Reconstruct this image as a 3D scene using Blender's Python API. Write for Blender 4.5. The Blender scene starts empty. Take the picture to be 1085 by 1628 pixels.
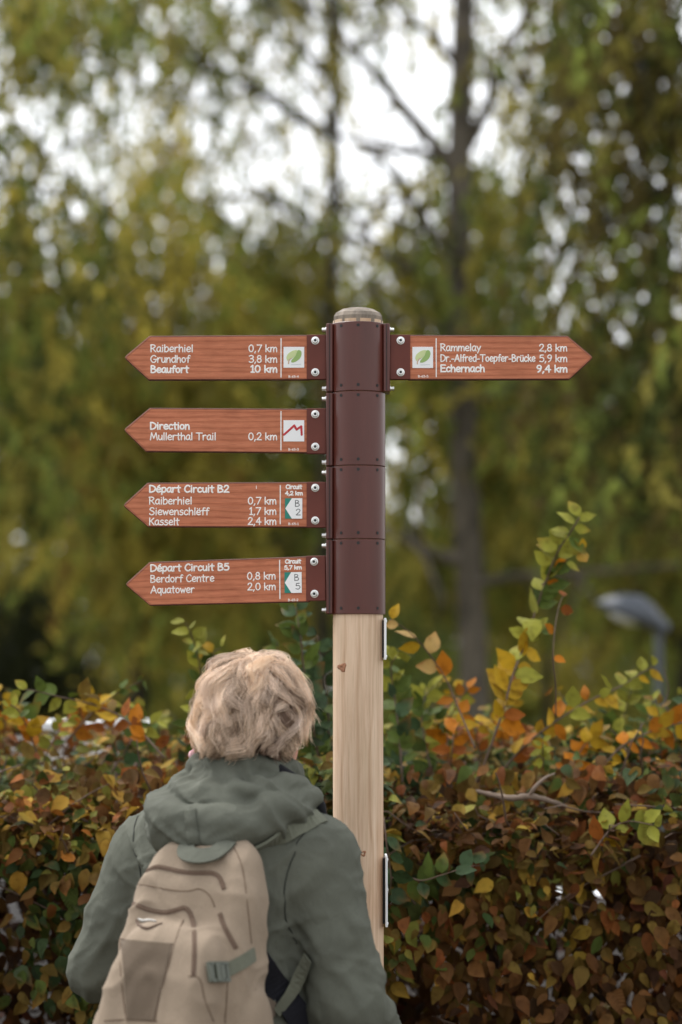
import bpy, math, random
import numpy as np
from mathutils import Vector, Matrix
from mathutils.bvhtree import BVHTree

# ------------------------------------------------------------------ camera, sky, sun, exposure
SC = bpy.context.scene
COL = SC.collection
CAM = np.array([0.0, -4.6, 1.62])
FPX, CX, CY = 3844.0, 542.5, 814.0            # focal length and centre in photo pixels (1085 x 1628)
PITCH = math.atan((1055 - 814) / FPX)
cam_d = bpy.data.cameras.new('camera')
cam = bpy.data.objects.new('camera', cam_d)
COL.objects.link(cam)
cam.location = CAM
cam.rotation_euler = (math.pi / 2 + PITCH, 0, 0)
cam_d.sensor_fit = 'VERTICAL'
cam_d.sensor_height = 36.0
cam_d.sensor_width = 24.0
cam_d.lens = FPX / 1628 * 36
cam_d.clip_start, cam_d.clip_end = 0.1, 2000
cam_d.dof.use_dof = True
cam_d.dof.focus_distance = 4.53
cam_d.dof.aperture_fstop = 2.1
cam_d.dof.aperture_blades = 0
SC.camera = cam

SUN_EL, SUN_AZ = math.radians(58), math.radians(318)   # azimuth clockwise from +Y
world = bpy.data.worlds.new('World')
SC.world = world
world.use_nodes = True
wn = world.node_tree
wn.nodes.clear()
sky = wn.nodes.new('ShaderNodeTexSky')
sky.sky_type = 'NISHITA'
sky.sun_disc = False
sky.sun_elevation = SUN_EL
sky.sun_rotation = SUN_AZ
sky.air_density, sky.dust_density, sky.ozone_density = 1.0, 1.5, 1.0
hsv = wn.nodes.new('ShaderNodeHueSaturation')
hsv.inputs['Saturation'].default_value = 0.12
bg = wn.nodes.new('ShaderNodeBackground')
bg.inputs['Strength'].default_value = 0.15
wo = wn.nodes.new('ShaderNodeOutputWorld')
wn.links.new(sky.outputs[0], hsv.inputs['Color'])
geo = wn.nodes.new('ShaderNodeTexCoord')          # overcast sky: brighter towards the zenith
sep = wn.nodes.new('ShaderNodeSeparateXYZ')
wn.links.new(geo.outputs['Generated'], sep.inputs[0])
mr = wn.nodes.new('ShaderNodeMapRange')
mr.inputs['From Min'].default_value, mr.inputs['From Max'].default_value = .15, 1.0
mr.inputs['To Min'].default_value, mr.inputs['To Max'].default_value = .85, 1.5
wn.links.new(sep.outputs[2], mr.inputs['Value'])
vm = wn.nodes.new('ShaderNodeVectorMath')
vm.operation = 'SCALE'
wn.links.new(hsv.outputs[0], vm.inputs[0])
wn.links.new(mr.outputs[0], vm.inputs['Scale'])
wn.links.new(vm.outputs[0], bg.inputs['Color'])
wn.links.new(bg.outputs[0], wo.inputs[0])
sun_d = bpy.data.lights.new('sun', 'SUN')
sun_d.energy = 0.7
sun_d.angle = math.radians(25)
sun_d.color = (1.0, 0.96, 0.9)
sun = bpy.data.objects.new('sun', sun_d)
COL.objects.link(sun)
sdir = Vector((math.sin(SUN_AZ) * math.cos(SUN_EL), math.cos(SUN_AZ) * math.cos(SUN_EL), math.sin(SUN_EL)))
sun.rotation_euler = sdir.to_track_quat('Z', 'Y').to_euler()
sun.location = sdir * 30
SC.view_settings.view_transform = 'Standard'
SC.view_settings.look = 'None'
SC.view_settings.gamma = 1
SC.view_settings.exposure = 1.25
SC.cycles.use_denoising = True
SC.cycles.max_bounces = 8
SC.cycles.transparent_max_bounces = 8
SC.cycles.sample_clamp_indirect = 6

RNG = np.random.default_rng(7)
random.seed(7)


# ------------------------------------------------------------------ helpers
def ray(px, py):
    """Direction of the photo pixel in world space."""
    x, u = (px - CX) / FPX, -(py - CY) / FPX
    c, s = math.cos(PITCH), math.sin(PITCH)
    return np.array([x, c - s * u, s + c * u])


def P(px, py, y):
    """World point that photo pixel sees on the plane Y = y."""
    d = ray(px, py)
    return CAM + d * ((y - CAM[1]) / d[1])


def lin(r, g, b):
    f = lambda c: (c / 255 / 12.92) if c / 255 <= 0.04045 else ((c / 255 + 0.055) / 1.055) ** 2.4
    return (f(r), f(g), f(b), 1.0)


def _hash(ix, iy, iz, seed):
    h = (ix.astype(np.int64) * 374761393 + iy.astype(np.int64) * 668265263 + iz.astype(np.int64) * 2147483647 + seed * 144665) & 0xFFFFFFFF
    h = ((h ^ (h >> 13)) * 1274126177) & 0xFFFFFFFF
    h = ((h ^ (h >> 16)) * 2246822519) & 0xFFFFFFFF
    return ((h ^ (h >> 15)) & 0xFFFF) / 65535.0


def vnoise(p, seed=0):
    """Smooth value noise 0..1 at points p (N,3)."""
    p = np.asarray(p, dtype=np.float64)
    i = np.floor(p).astype(np.int64)
    f = p - i
    f = f * f * (3 - 2 * f)
    out = np.zeros(len(p))
    for dx in (0, 1):
        for dy in (0, 1):
            for dz in (0, 1):
                w = (f[:, 0] if dx else 1 - f[:, 0]) * (f[:, 1] if dy else 1 - f[:, 1]) * (f[:, 2] if dz else 1 - f[:, 2])
                out += w * _hash(i[:, 0] + dx, i[:, 1] + dy, i[:, 2] + dz, seed)
    return out


def link(o, parent=None):
    COL.objects.link(o)
    if parent is not None:
        o.parent = parent
    return o


def tag(o, label=None, cat=None, group=None, kind=None):
    for k, v in (('label', label), ('category', cat), ('group', group), ('kind', kind)):
        if v:
            o[k] = v
    return o


def empty(name, loc, rot=(0, 0, 0), parent=None):
    o = bpy.data.objects.new(name, None)
    o.location = loc
    o.rotation_euler = rot
    o.empty_display_size = 0.1
    return link(o, parent)


def mesh(name, V, F, mats=None, parent=None, smooth=True, mi=None, colors=None, uv=None):
    """V (N,3); F = (M,3) or (M,4) array, or a list of index lists. colors: per-vertex (N,3); uv: per-vertex (N,2)."""
    me = bpy.data.meshes.new(name)
    V = np.asarray(V, dtype=np.float32)
    if isinstance(F, np.ndarray):
        n, k = F.shape
        me.vertices.add(len(V))
        me.vertices.foreach_set('co', V.ravel())
        me.loops.add(n * k)
        me.loops.foreach_set('vertex_index', F.astype(np.int32).ravel())
        me.polygons.add(n)
        me.polygons.foreach_set('loop_start', np.arange(0, n * k, k, dtype=np.int32))
        me.polygons.foreach_set('loop_total', np.full(n, k, dtype=np.int32))
        lv = F.ravel()
    else:
        me.from_pydata([tuple(v) for v in V], [], [tuple(int(i) for i in f) for f in F])
        lv = np.array([i for f in F for i in f])
    for m in (mats if isinstance(mats, (list, tuple)) else [mats]):
        if m:
            me.materials.append(m)
    if mi is not None:
        me.polygons.foreach_set('material_index', np.asarray(mi, dtype=np.int32))
    me.polygons.foreach_set('use_smooth', np.full(len(me.polygons), smooth, dtype=bool))
    if colors is not None:
        a = me.attributes.new('Col', 'FLOAT_COLOR', 'POINT')
        c = np.ones((len(V), 4), dtype=np.float32)
        c[:, :3] = colors
        a.data.foreach_set('color', c.ravel())
    if uv is not None:
        l = me.uv_layers.new(name='UVMap')
        l.data.foreach_set('uv', np.asarray(uv, dtype=np.float32)[lv].ravel())
    me.update(calc_edges=True)
    me.validate()
    return link(bpy.data.objects.new(name, me), parent)


class MB:
    """Collects simple shapes into one mesh."""

    def __init__(s):
        s.V, s.F, s.M, s.n = [], [], [], 0

    def add(s, V, F, m=0):
        V = np.asarray(V, dtype=float)
        s.V.append(V)
        s.F += [[i + s.n for i in f] for f in F]
        s.M += [m] * len(F)
        s.n += len(V)
        return s

    def box(s, lo, hi, m=0, bev=0.0):
        lo, hi = np.minimum(lo, hi), np.maximum(lo, hi)
        if bev <= 0:
            V = [(x, y, z) for x in (lo[0], hi[0]) for y in (lo[1], hi[1]) for z in (lo[2], hi[2])]
            return s.add(V, [(0, 1, 3, 2), (4, 6, 7, 5), (0, 4, 5, 1), (2, 3, 7, 6), (0, 2, 6, 4), (1, 5, 7, 3)], m)
        b = bev
        rings = []
        for y, i in ((lo[1], b), (lo[1] + b, 0), (hi[1] - b, 0), (hi[1], b)):
            x0, x1, z0, z1 = lo[0] + i, hi[0] - i, lo[2] + i, hi[2] - i
            c = b if i == 0 else b * .5
            rings.append([(x0 + c, y, z0), (x1 - c, y, z0), (x1, y, z0 + c), (x1, y, z1 - c), (x1 - c, y, z1), (x0 + c, y, z1), (x0, y, z1 - c), (x0, y, z0 + c)])
        return s.rings(rings, m)

    def rings(s, rings, m=0, caps=True):
        k = len(rings[0])
        V = np.array([p for r in rings for p in r])
        F = [(i * k + j, i * k + (j + 1) % k, (i + 1) * k + (j + 1) % k, (i + 1) * k + j) for i in range(len(rings) - 1) for j in range(k)]
        if caps:
            F += [tuple(range(k))[::-1], tuple((len(rings) - 1) * k + j for j in range(k))]
        return s.add(V, F, m)

    def lathe(s, c, axis, prof, n=24, m=0, caps=True):
        """prof: [(radius, height along axis)]"""
        a = np.array(axis, float)
        a /= np.linalg.norm(a)
        u = np.cross(a, (0, 0, 1) if abs(a[2]) < .9 else (1, 0, 0))
        u /= np.linalg.norm(u)
        v = np.cross(a, u)
        th = np.arange(n) * 2 * math.pi / n
        return s.rings([[np.array(c) + a * h + r * (math.cos(t) * u + math.sin(t) * v) for t in th] for r, h in prof], m, caps)

    def prism(s, poly, y0, y1, m=0, bev=0.0, mside=None):
        """Polygon in (x, z) extruded from y0 (front) to y1, with a small front chamfer."""
        poly = np.array(poly, float)
        k = len(poly)
        c = poly.mean(0)
        if bev:
            e0, e1 = np.roll(poly, 1, 0), np.roll(poly, -1, 0)
            t = e1 - e0
            nrm = np.stack([-t[:, 1], t[:, 0]], 1)
            nrm /= np.linalg.norm(nrm, axis=1)[:, None] + 1e-9
            if np.sum(nrm * (c - poly)) < 0:
                nrm = -nrm
            inner = poly + nrm * bev
            rings = [[(p[0], y0, p[1]) for p in inner], [(p[0], y0 + bev, p[1]) for p in poly], [(p[0], y1, p[1]) for p in poly]]
        else:
            rings = [[(p[0], y0, p[1]) for p in poly], [(p[0], y1, p[1]) for p in poly]]
        n0 = len(s.F)
        s.rings(rings, m)
        if mside is not None:
            for i in range(n0, len(s.F) - 2):
                s.M[i] = mside
        return s

    def tube(s, pts, rad, n=8, m=0):
        V, F = tube(pts, rad, n)
        return s.add(V, F, m)

    def build(s, name, mats, parent=None, smooth=False):
        o = mesh(name, np.concatenate(s.V), s.F, mats, parent, smooth, s.M)
        return fix(o)


def fix(o):
    import bmesh
    bm = bmesh.new()
    bm.from_mesh(o.data)
    bmesh.ops.recalc_face_normals(bm, faces=bm.faces)
    bm.to_mesh(o.data)
    bm.free()
    return o


def autosmooth(o, deg=35):
    o.data.set_sharp_from_angle(angle=math.radians(deg))
    o.data.polygons.foreach_set('use_smooth', np.full(len(o.data.polygons), True))
    return o


def catmull(pts, n=6):
    p = np.array(pts, float)
    if len(p) < 3:
        return p
    q = np.concatenate([[2 * p[0] - p[1]], p, [2 * p[-1] - p[-2]]])
    out = []
    for i in range(1, len(q) - 2):
        for t in np.arange(n) / n:
            out.append(.5 * (2 * q[i] + (q[i + 1] - q[i - 1]) * t + (2 * q[i - 1] - 5 * q[i] + 4 * q[i + 1] - q[i + 2]) * t * t + (3 * q[i] - q[i - 1] - 3 * q[i + 1] + q[i + 2]) * t ** 3))
    out.append(p[-1])
    return np.array(out)


def frames(p):
    t = np.gradient(p, axis=0)
    t /= np.linalg.norm(t, axis=1)[:, None] + 1e-12
    u = np.zeros_like(t)
    a = np.cross(t[0], (0, 0, 1))
    if np.linalg.norm(a) < .2:
        a = np.cross(t[0], (1, 0, 0))
    for i in range(len(p)):
        a = a - t[i] * np.dot(a, t[i])
        a /= np.linalg.norm(a) + 1e-12
        u[i] = a
    return t, u, np.cross(t, u)


def tube(pts, rad, n=8):
    p = np.array(pts, float)
    r = np.broadcast_to(np.asarray(rad, float), (len(p),)) if np.ndim(rad) == 0 else np.asarray(rad, float)
    _, u, v = frames(p)
    th = np.arange(n) * 2 * math.pi / n
    V = (p[:, None] + r[:, None, None] * (np.cos(th)[None, :, None] * u[:, None] + np.sin(th)[None, :, None] * v[:, None])).reshape(-1, 3)
    F = [(i * n + j, i * n + (j + 1) % n, (i + 1) * n + (j + 1) % n, (i + 1) * n + j) for i in range(len(p) - 1) for j in range(n)]
    F += [tuple(range(n))[::-1], tuple((len(p) - 1) * n + j for j in range(n))]
    return V, F


def ribbon(pts, nrm, w, t, lift=0.0):
    """Flat strap of width w and thickness t along pts, lying on a surface with normals nrm."""
    p, nn = np.array(pts, float), np.array(nrm, float)
    nn /= np.linalg.norm(nn, axis=1)[:, None]
    tg = np.gradient(p, axis=0)
    s = np.cross(tg, nn)
    s /= np.linalg.norm(s, axis=1)[:, None] + 1e-12
    w = np.broadcast_to(np.asarray(w, float), (len(p),))[:, None]
    b = p + nn * lift
    rings = [[b[i] - s[i] * w[i] / 2, b[i] + s[i] * w[i] / 2, b[i] + s[i] * w[i] / 2 + nn[i] * t, b[i] - s[i] * w[i] / 2 + nn[i] * t] for i in range(len(p))]
    m = MB()
    m.rings(rings)
    return np.concatenate(m.V), m.F


# ------------------------------------------------------------------ materials
def new_mat(name):
    m = bpy.data.materials.new(name)
    m.use_nodes = True
    nt = m.node_tree
    b = nt.nodes['Principled BSDF']
    return m, nt, b


def node(nt, kind, **kw):
    n = nt.nodes.new(kind)
    for k, v in kw.items():
        if k in n.inputs:
            n.inputs[k].default_value = v
        else:
            setattr(n, k, v)
    return n


def coords(nt, scale=(1, 1, 1), rot=(0, 0, 0), varied=False):
    tc = nt.nodes.new('ShaderNodeTexCoord')
    mp = nt.nodes.new('ShaderNodeMapping')
    mp.inputs['Scale'].default_value = scale
    mp.inputs['Rotation'].default_value = rot
    if varied:                                 # every board is cut from another stretch of grain
        oi = nt.nodes.new('ShaderNodeObjectInfo')
        va = node(nt, 'ShaderNodeVectorMath', operation='MULTIPLY_ADD')
        cb = nt.nodes.new('ShaderNodeCombineXYZ')
        for i in range(3):
            nt.links.new(oi.outputs['Random'], cb.inputs[i])
        nt.links.new(cb.outputs[0], va.inputs[0])
        va.inputs[1].default_value = (5.3, 0, 3.1)
        nt.links.new(tc.outputs['Object'], va.inputs[2])
        nt.links.new(va.outputs[0], mp.inputs[0])
    else:
        nt.links.new(tc.outputs['Object'], mp.inputs[0])
    return mp.outputs[0]


def ramp(nt, fac, stops):
    r = nt.nodes.new('ShaderNodeValToRGB')
    e = r.color_ramp.elements
    while len(e) < len(stops):
        e.new(0.5)
    for el, (p, c) in zip(e, stops):
        el.position = p
        el.color = c
    nt.links.new(fac, r.inputs[0])
    return r.outputs[0]


def bump(nt, b, h, strength=.3, dist=.002):
    n = nt.nodes.new('ShaderNodeBump')
    n.inputs['Strength'].default_value = strength
    n.inputs['Distance'].default_value = dist
    nt.links.new(h, n.inputs['Height'])
    nt.links.new(n.outputs[0], b.inputs['Normal'])


def mixc(nt, fac, a, b, mode='MIX'):
    m = nt.nodes.new('ShaderNodeMix')
    m.data_type = 'RGBA'
    m.blend_type = mode
    for s, v in ((0, fac), (6, a), (7, b)):
        if hasattr(v, 'links'):
            nt.links.new(v, m.inputs[s])
        else:
            m.inputs[s].default_value = v
    return m.outputs[2]


def plain(name, col, rough=.5, metal=0.0, var=.15, scale=30, bmp=.15, bdist=.001, coat=0.0, spec=.5, stretch=(1, 1, 1)):
    """A coloured surface with mottling and fine relief."""
    m, nt, b = new_mat(name)
    co = coords(nt, stretch)
    nz = node(nt, 'ShaderNodeTexNoise', Scale=scale, Detail=6.0, Roughness=.6)
    nt.links.new(co, nz.inputs['Vector'])
    c = np.array(col[:3])
    nt.links.new(ramp(nt, nz.outputs[0], [(.25, (*(c * (1 - var)), 1)), (.75, (*np.minimum(c * (1 + var), 1), 1))]), b.inputs['Base Color'])
    b.inputs['Roughness'].default_value = rough
    b.inputs['Metallic'].default_value = metal
    b.inputs['Coat Weight'].default_value = coat
    b.inputs['Coat Roughness'].default_value = .25
    b.inputs['Specular IOR Level'].default_value = spec
    if bmp:
        bump(nt, b, nz.outputs[0], bmp, bdist)
    return m


def sign_wood():
    m, nt, b = new_mat('routed_brown_laminate')
    co = coords(nt, (7, 7, 46), varied=True)
    n1 = node(nt, 'ShaderNodeTexNoise', Scale=1.6, Detail=3.0, Distortion=1.2)
    nt.links.new(co, n1.inputs['Vector'])
    co2 = coords(nt, (26, 26, 420), varied=True)
    n2 = node(nt, 'ShaderNodeTexNoise', Scale=1.4, Detail=5.0, Roughness=.65, Distortion=.5)
    nt.links.new(co2, n2.inputs['Vector'])
    wv = node(nt, 'ShaderNodeTexWave', Scale=1.0, Distortion=9.0, Detail=2.0)
    wv.bands_direction = 'Z'
    wv.inputs['Detail Scale'].default_value = .6
    nt.links.new(coords(nt, (3.0, 3.0, 26), varied=True), wv.inputs['Vector'])
    c1 = ramp(nt, n2.outputs[0], [(.36, lin(166, 96, 72)), (.5, lin(190, 118, 86)), (.75, lin(208, 136, 104))])
    c2 = ramp(nt, wv.outputs[0], [(.0, lin(154, 88, 62)), (.22, lin(194, 118, 86)), (1.0, lin(204, 130, 98))])
    c = mixc(nt, .45, c1, c2)
    c = mixc(nt, .6, c, ramp(nt, n1.outputs[0], [(.35, (.72, .70, .68, 1)), (.65, (1, 1, 1, 1))]), 'MULTIPLY')
    n4 = node(nt, 'ShaderNodeTexNoise', Scale=1.0, Detail=7.0, Roughness=.7)   # faint grime and rain marks
    nt.links.new(coords(nt, (9, 9, 5)), n4.inputs['Vector'])
    c = mixc(nt, .28, c, ramp(nt, n4.outputs[0], [(.34, (.66, .66, .62, 1)), (.52, (1, 1, 1, 1))]), 'MULTIPLY')
    nt.links.new(c, b.inputs['Base Color'])
    b.inputs['Roughness'].default_value = .66
    b.inputs['Specular IOR Level'].default_value = .22
    bump(nt, b, n2.outputs[0], .35, .0006)
    return m


def post_wood():
    m, nt, b = new_mat('peeled_pale_timber')
    n1 = node(nt, 'ShaderNodeTexNoise', Scale=1.0, Detail=6.0, Roughness=.6, Distortion=.6)
    nt.links.new(coords(nt, (75, 75, 3.2)), n1.inputs['Vector'])
    n2 = node(nt, 'ShaderNodeTexNoise', Scale=1.0, Detail=4.0)
    nt.links.new(coords(nt, (14, 14, 3.5)), n2.inputs['Vector'])
    n3 = node(nt, 'ShaderNodeTexNoise', Scale=1.0, Detail=8.0, Roughness=.7)
    nt.links.new(coords(nt, (330, 330, 9)), n3.inputs['Vector'])
    wv = node(nt, 'ShaderNodeTexWave', Scale=5.0, Distortion=7.0, Detail=2.0)
    wv.bands_direction = 'X'
    nt.links.new(coords(nt, (2.4, 2.4, .5)), wv.inputs['Vector'])
    c = ramp(nt, n1.outputs[0], [(.3, lin(200, 170, 143)), (.52, lin(217, 191, 164)), (.8, lin(225, 202, 178))])
    c = mixc(nt, .6, c, ramp(nt, n2.outputs[0], [(.3, lin(228, 200, 176)), (.5, (1, 1, 1, 1)), (.7, lin(228, 226, 218))]), 'MULTIPLY')
    c = mixc(nt, .35, c, ramp(nt, n3.outputs[0], [(.38, (.62, .56, .5, 1)), (.5, (1, 1, 1, 1))]), 'MULTIPLY')
    c = mixc(nt, .35, c, ramp(nt, wv.outputs[0], [(.0, (.62, .5, .4, 1)), (.12, (1, 1, 1, 1))]), 'MULTIPLY')
    nt.links.new(c, b.inputs['Base Color'])
    b.inputs['Roughness'].default_value = .8
    b.inputs['Specular IOR Level'].default_value = .2
    bump(nt, b, n3.outputs[0], .35, .0008)
    return m


def leaf_mat(name, trans=.35, rough=.5, veins=True, spots=.5):
    m, nt, b = new_mat(name)
    at = node(nt, 'ShaderNodeAttribute', attribute_name='Col')
    c = at.outputs['Color']
    if veins:
        uv = nt.nodes.new('ShaderNodeUVMap')
        sx = nt.nodes.new('ShaderNodeSeparateXYZ')
        nt.links.new(uv.outputs[0], sx.inputs[0])
        ab = node(nt, 'ShaderNodeMath', operation='ABSOLUTE')
        nt.links.new(sx.outputs[0], ab.inputs[0])
        k = node(nt, 'ShaderNodeMath', operation='MULTIPLY_ADD')
        nt.links.new(ab.outputs[0], k.inputs[0])
        k.inputs[1].default_value = -.45
        nt.links.new(sx.outputs[1], k.inputs[2])
        f = node(nt, 'ShaderNodeMath', operation='MULTIPLY')
        nt.links.new(k.outputs[0], f.inputs[0])
        f.inputs[1].default_value = 58
        sn = node(nt, 'ShaderNodeMath', operation='SINE')
        nt.links.new(f.outputs[0], sn.inputs[0])
        bump(nt, b, sn.outputs[0], .5, .0012)
        nz = node(nt, 'ShaderNodeTexNoise', Scale=70.0, Detail=3.0)
        nt.links.new(coords(nt), nz.inputs['Vector'])
        c = mixc(nt, spots, c, ramp(nt, nz.outputs[0], [(.34, (.45, .33, .22, 1)), (.48, (.95, .95, .95, 1)), (.7, (1.15, 1.1, 1.0, 1))]), 'MULTIPLY')
    nt.links.new(c, b.inputs['Base Color'])
    b.inputs['Roughness'].default_value = rough
    b.inputs['Specular IOR Level'].default_value = .12
    tr = nt.nodes.new('ShaderNodeBsdfTranslucent')
    nt.links.new(c, tr.inputs['Color'])
    mx = nt.nodes.new('ShaderNodeMixShader')
    mx.inputs[0].default_value = trans
    nt.links.new(b.outputs[0], mx.inputs[1])
    nt.links.new(tr.outputs[0], mx.inputs[2])
    out = [n for n in nt.nodes if n.type == 'OUTPUT_MATERIAL'][0]
    nt.links.new(mx.outputs[0], out.inputs[0])
    return m


def cloth(name, col, var=.14, weave=1400, rough=.85, sheen=.04, fold=.0, bs=.4):
    m, nt, b = new_mat(name)
    n1 = node(nt, 'ShaderNodeTexNoise', Scale=9.0, Detail=5.0, Roughness=.6)
    nt.links.new(coords(nt), n1.inputs['Vector'])
    n2 = node(nt, 'ShaderNodeTexNoise', Scale=float(weave), Detail=2.0)
    nt.links.new(coords(nt), n2.inputs['Vector'])
    n3 = node(nt, 'ShaderNodeTexNoise', Scale=38.0, Detail=4.0, Distortion=1.5)
    nt.links.new(coords(nt, (1, 1, .6)), n3.inputs['Vector'])
    c = np.array(col[:3])
    cc = ramp(nt, n1.outputs[0], [(.3, (*(c * (1 - var)), 1)), (.7, (*np.minimum(c * (1 + var), 1), 1))])
    cc = mixc(nt, .5, cc, ramp(nt, n2.outputs[0], [(.3, (.7, .7, .7, 1)), (.7, (1.2, 1.2, 1.2, 1))]), 'MULTIPLY')
    nt.links.new(cc, b.inputs['Base Color'])
    b.inputs['Roughness'].default_value = rough
    b.inputs['Sheen Weight'].default_value = sheen
    b.inputs['Specular IOR Level'].default_value = .15
    ad = node(nt, 'ShaderNodeMath', operation='MULTIPLY_ADD')
    nt.links.new(n2.outputs[0], ad.inputs[0])
    ad.inputs[1].default_value = .12
    nt.links.new(n3.outputs[0], ad.inputs[2])
    bump(nt, b, ad.outputs[0], bs, .006)
    return m


def bark_mat(name, c0, c1):
    m, nt, b = new_mat(name)
    n1 = node(nt, 'ShaderNodeTexNoise', Scale=1.0, Detail=7.0, Roughness=.65)
    nt.links.new(coords(nt, (16, 16, 4)), n1.inputs['Vector'])
    nt.links.new(ramp(nt, n1.outputs[0], [(.35, c0), (.65, c1)]), b.inputs['Base Color'])
    b.inputs['Roughness'].default_value = .95
    bump(nt, b, n1.outputs[0], .8, .02)
    return m


M = {}
M['sign'] = sign_wood()
M['sign_edge'] = plain('dark_sign_edge', lin(84, 44, 34), .7, var=.2)
M['brown'] = plain('brown_coated_aluminium', lin(84, 40, 32), .34, var=.22, scale=22, bmp=.03, coat=.25, spec=.35, stretch=(1, 1, .12))
M['bracket'] = plain('red_brown_bracket', lin(100, 50, 40), .5, var=.14, scale=16, bmp=.04, spec=.3)
M['groove'] = plain('dark_groove', lin(38, 24, 22), .7)
M['steel'] = plain('stainless_steel', (.72, .72, .70), .32, 1.0, var=.08, scale=200, bmp=.05)
M['socket'] = plain('dark_socket', (.05, .05, .05), .5, .6)
M['hole'] = plain('screw_hole', (.012, .01, .01), .6)
M['white'] = plain('white_lettering', (.86, .85, .82), .6, var=.04, scale=80, bmp=0)
M['plate_white'] = plain('white_plate', (.83, .84, .84), .4, var=.03, bmp=0)
M['leaf_light'] = plain('pale_green_print', lin(196, 208, 150), .5, var=.05, bmp=0)
M['leaf_green'] = plain('green_print', lin(146, 176, 102), .5, var=.05, bmp=0)
M['leaf_tan'] = plain('tan_print', lin(200, 170, 140), .5, var=.05, bmp=0)
M['grey_print'] = plain('grey_print', lin(196, 204, 206), .5, var=.05, bmp=0)
M['red_print'] = plain('red_print', lin(186, 40, 48), .5, var=.05, bmp=0)
M['teal_print'] = plain('teal_print', lin(26, 126, 110), .5, var=.05, bmp=0)
M['black_print'] = plain('dark_print', lin(50, 52, 55), .6, bmp=0)
M['post'] = post_wood()
M['knot'] = plain('dark_knot', lin(150, 106, 78), .8, var=.5, scale=250)
M['cap'] = plain('weathered_end_grain', lin(128, 117, 104), .85, var=.5, scale=60, bmp=.6, bdist=.002, stretch=(1, 1, .35))
M['black'] = plain('black_rubber', (.02, .02, .022), .7)
M['jacket'] = cloth('grey_green_cotton_jacket', lin(92, 94, 84), sheen=.0)
M['seam'] = cloth('dark_seam', lin(112, 94, 78))  # darker than the canvas: shadow line along the bag seams put into colour
M['jacket_seam'] = cloth('dark_jacket_seam', lin(58, 60, 54))
M['lining'] = cloth('black_lining', (.012, .012, .014))
M['pack'] = cloth('beige_canvas', lin(146, 130, 112), weave=900, var=.08, bs=.3)
M['pack_low'] = cloth('tan_canvas_panel', lin(104, 91, 77), weave=1100, var=.10, bs=.15)
M['zip'] = cloth('brown_zip_tape', lin(100, 82, 70), weave=1800)
M['webbing'] = cloth('grey_green_webbing', lin(104, 106, 92), weave=1500)
M['buckle'] = plain('olive_plastic', lin(82, 86, 74), .45)
M['mesh_pad'] = cloth('black_mesh_padding', (.014, .014, .018), weave=700)
M['metal_badge'] = plain('silver_badge', (.38, .36, .33), .5, .5)
M['skin'] = plain('skin', lin(214, 156, 136), .5, var=.10, scale=40, bmp=.1)
M['pink'] = cloth('pink_collar', lin(226, 178, 182))
M['trouser'] = cloth('dark_blue_denim', lin(52, 60, 78))
M['shoe'] = plain('brown_leather', lin(84, 58, 42), .5)
M['sole'] = plain('dark_sole', (.03, .03, .03), .8)
M['eye'] = plain('eye_white', (.8, .8, .78), .2, var=.02)
M['iris'] = plain('eye_iris', lin(74, 96, 116), .2)
M['lip'] = plain('lips', lin(190, 108, 104), .5)
M['bark'] = bark_mat('grey_brown_bark', lin(44, 39, 32), lin(106, 98, 86))
M['bark_dark'] = bark_mat('dark_mossy_bark', lin(30, 27, 19), lin(60, 54, 38))
M['needles'] = leaf_mat('larch_needles', .35, .6, veins=False)
M['leaves'] = leaf_mat('hornbeam_leaves', .16, .62)
M['twig'] = plain('hedge_twig', lin(92, 74, 60), .85, var=.3, scale=60)
M['deadwood'] = plain('dead_branch_bark', lin(118, 102, 88), .9, var=.35, scale=50, bmp=.5, bdist=.003)
M['lamp'] = plain('grey_painted_steel', lin(66, 71, 79), .38, .0, var=.08, bmp=.05)
M['lamp_glass'] = plain('lamp_diffuser', (.55, .56, .56), .3)
M['render'] = plain('white_render', (.82, .82, .81), .9, var=.06, scale=8)

# ------------------------------------------------------------------ rounded stroke lettering (comic hand style)
def A(cx, cy, rx, ry, a0, a1, n=14):
    t = np.radians(np.linspace(a0, a1, n))
    return np.stack([cx + rx * np.cos(t), cy + ry * np.sin(t)], 1)


def L(*p):
    return np.array(p, float)


def C(*p):
    return catmull(p, 5)


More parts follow.
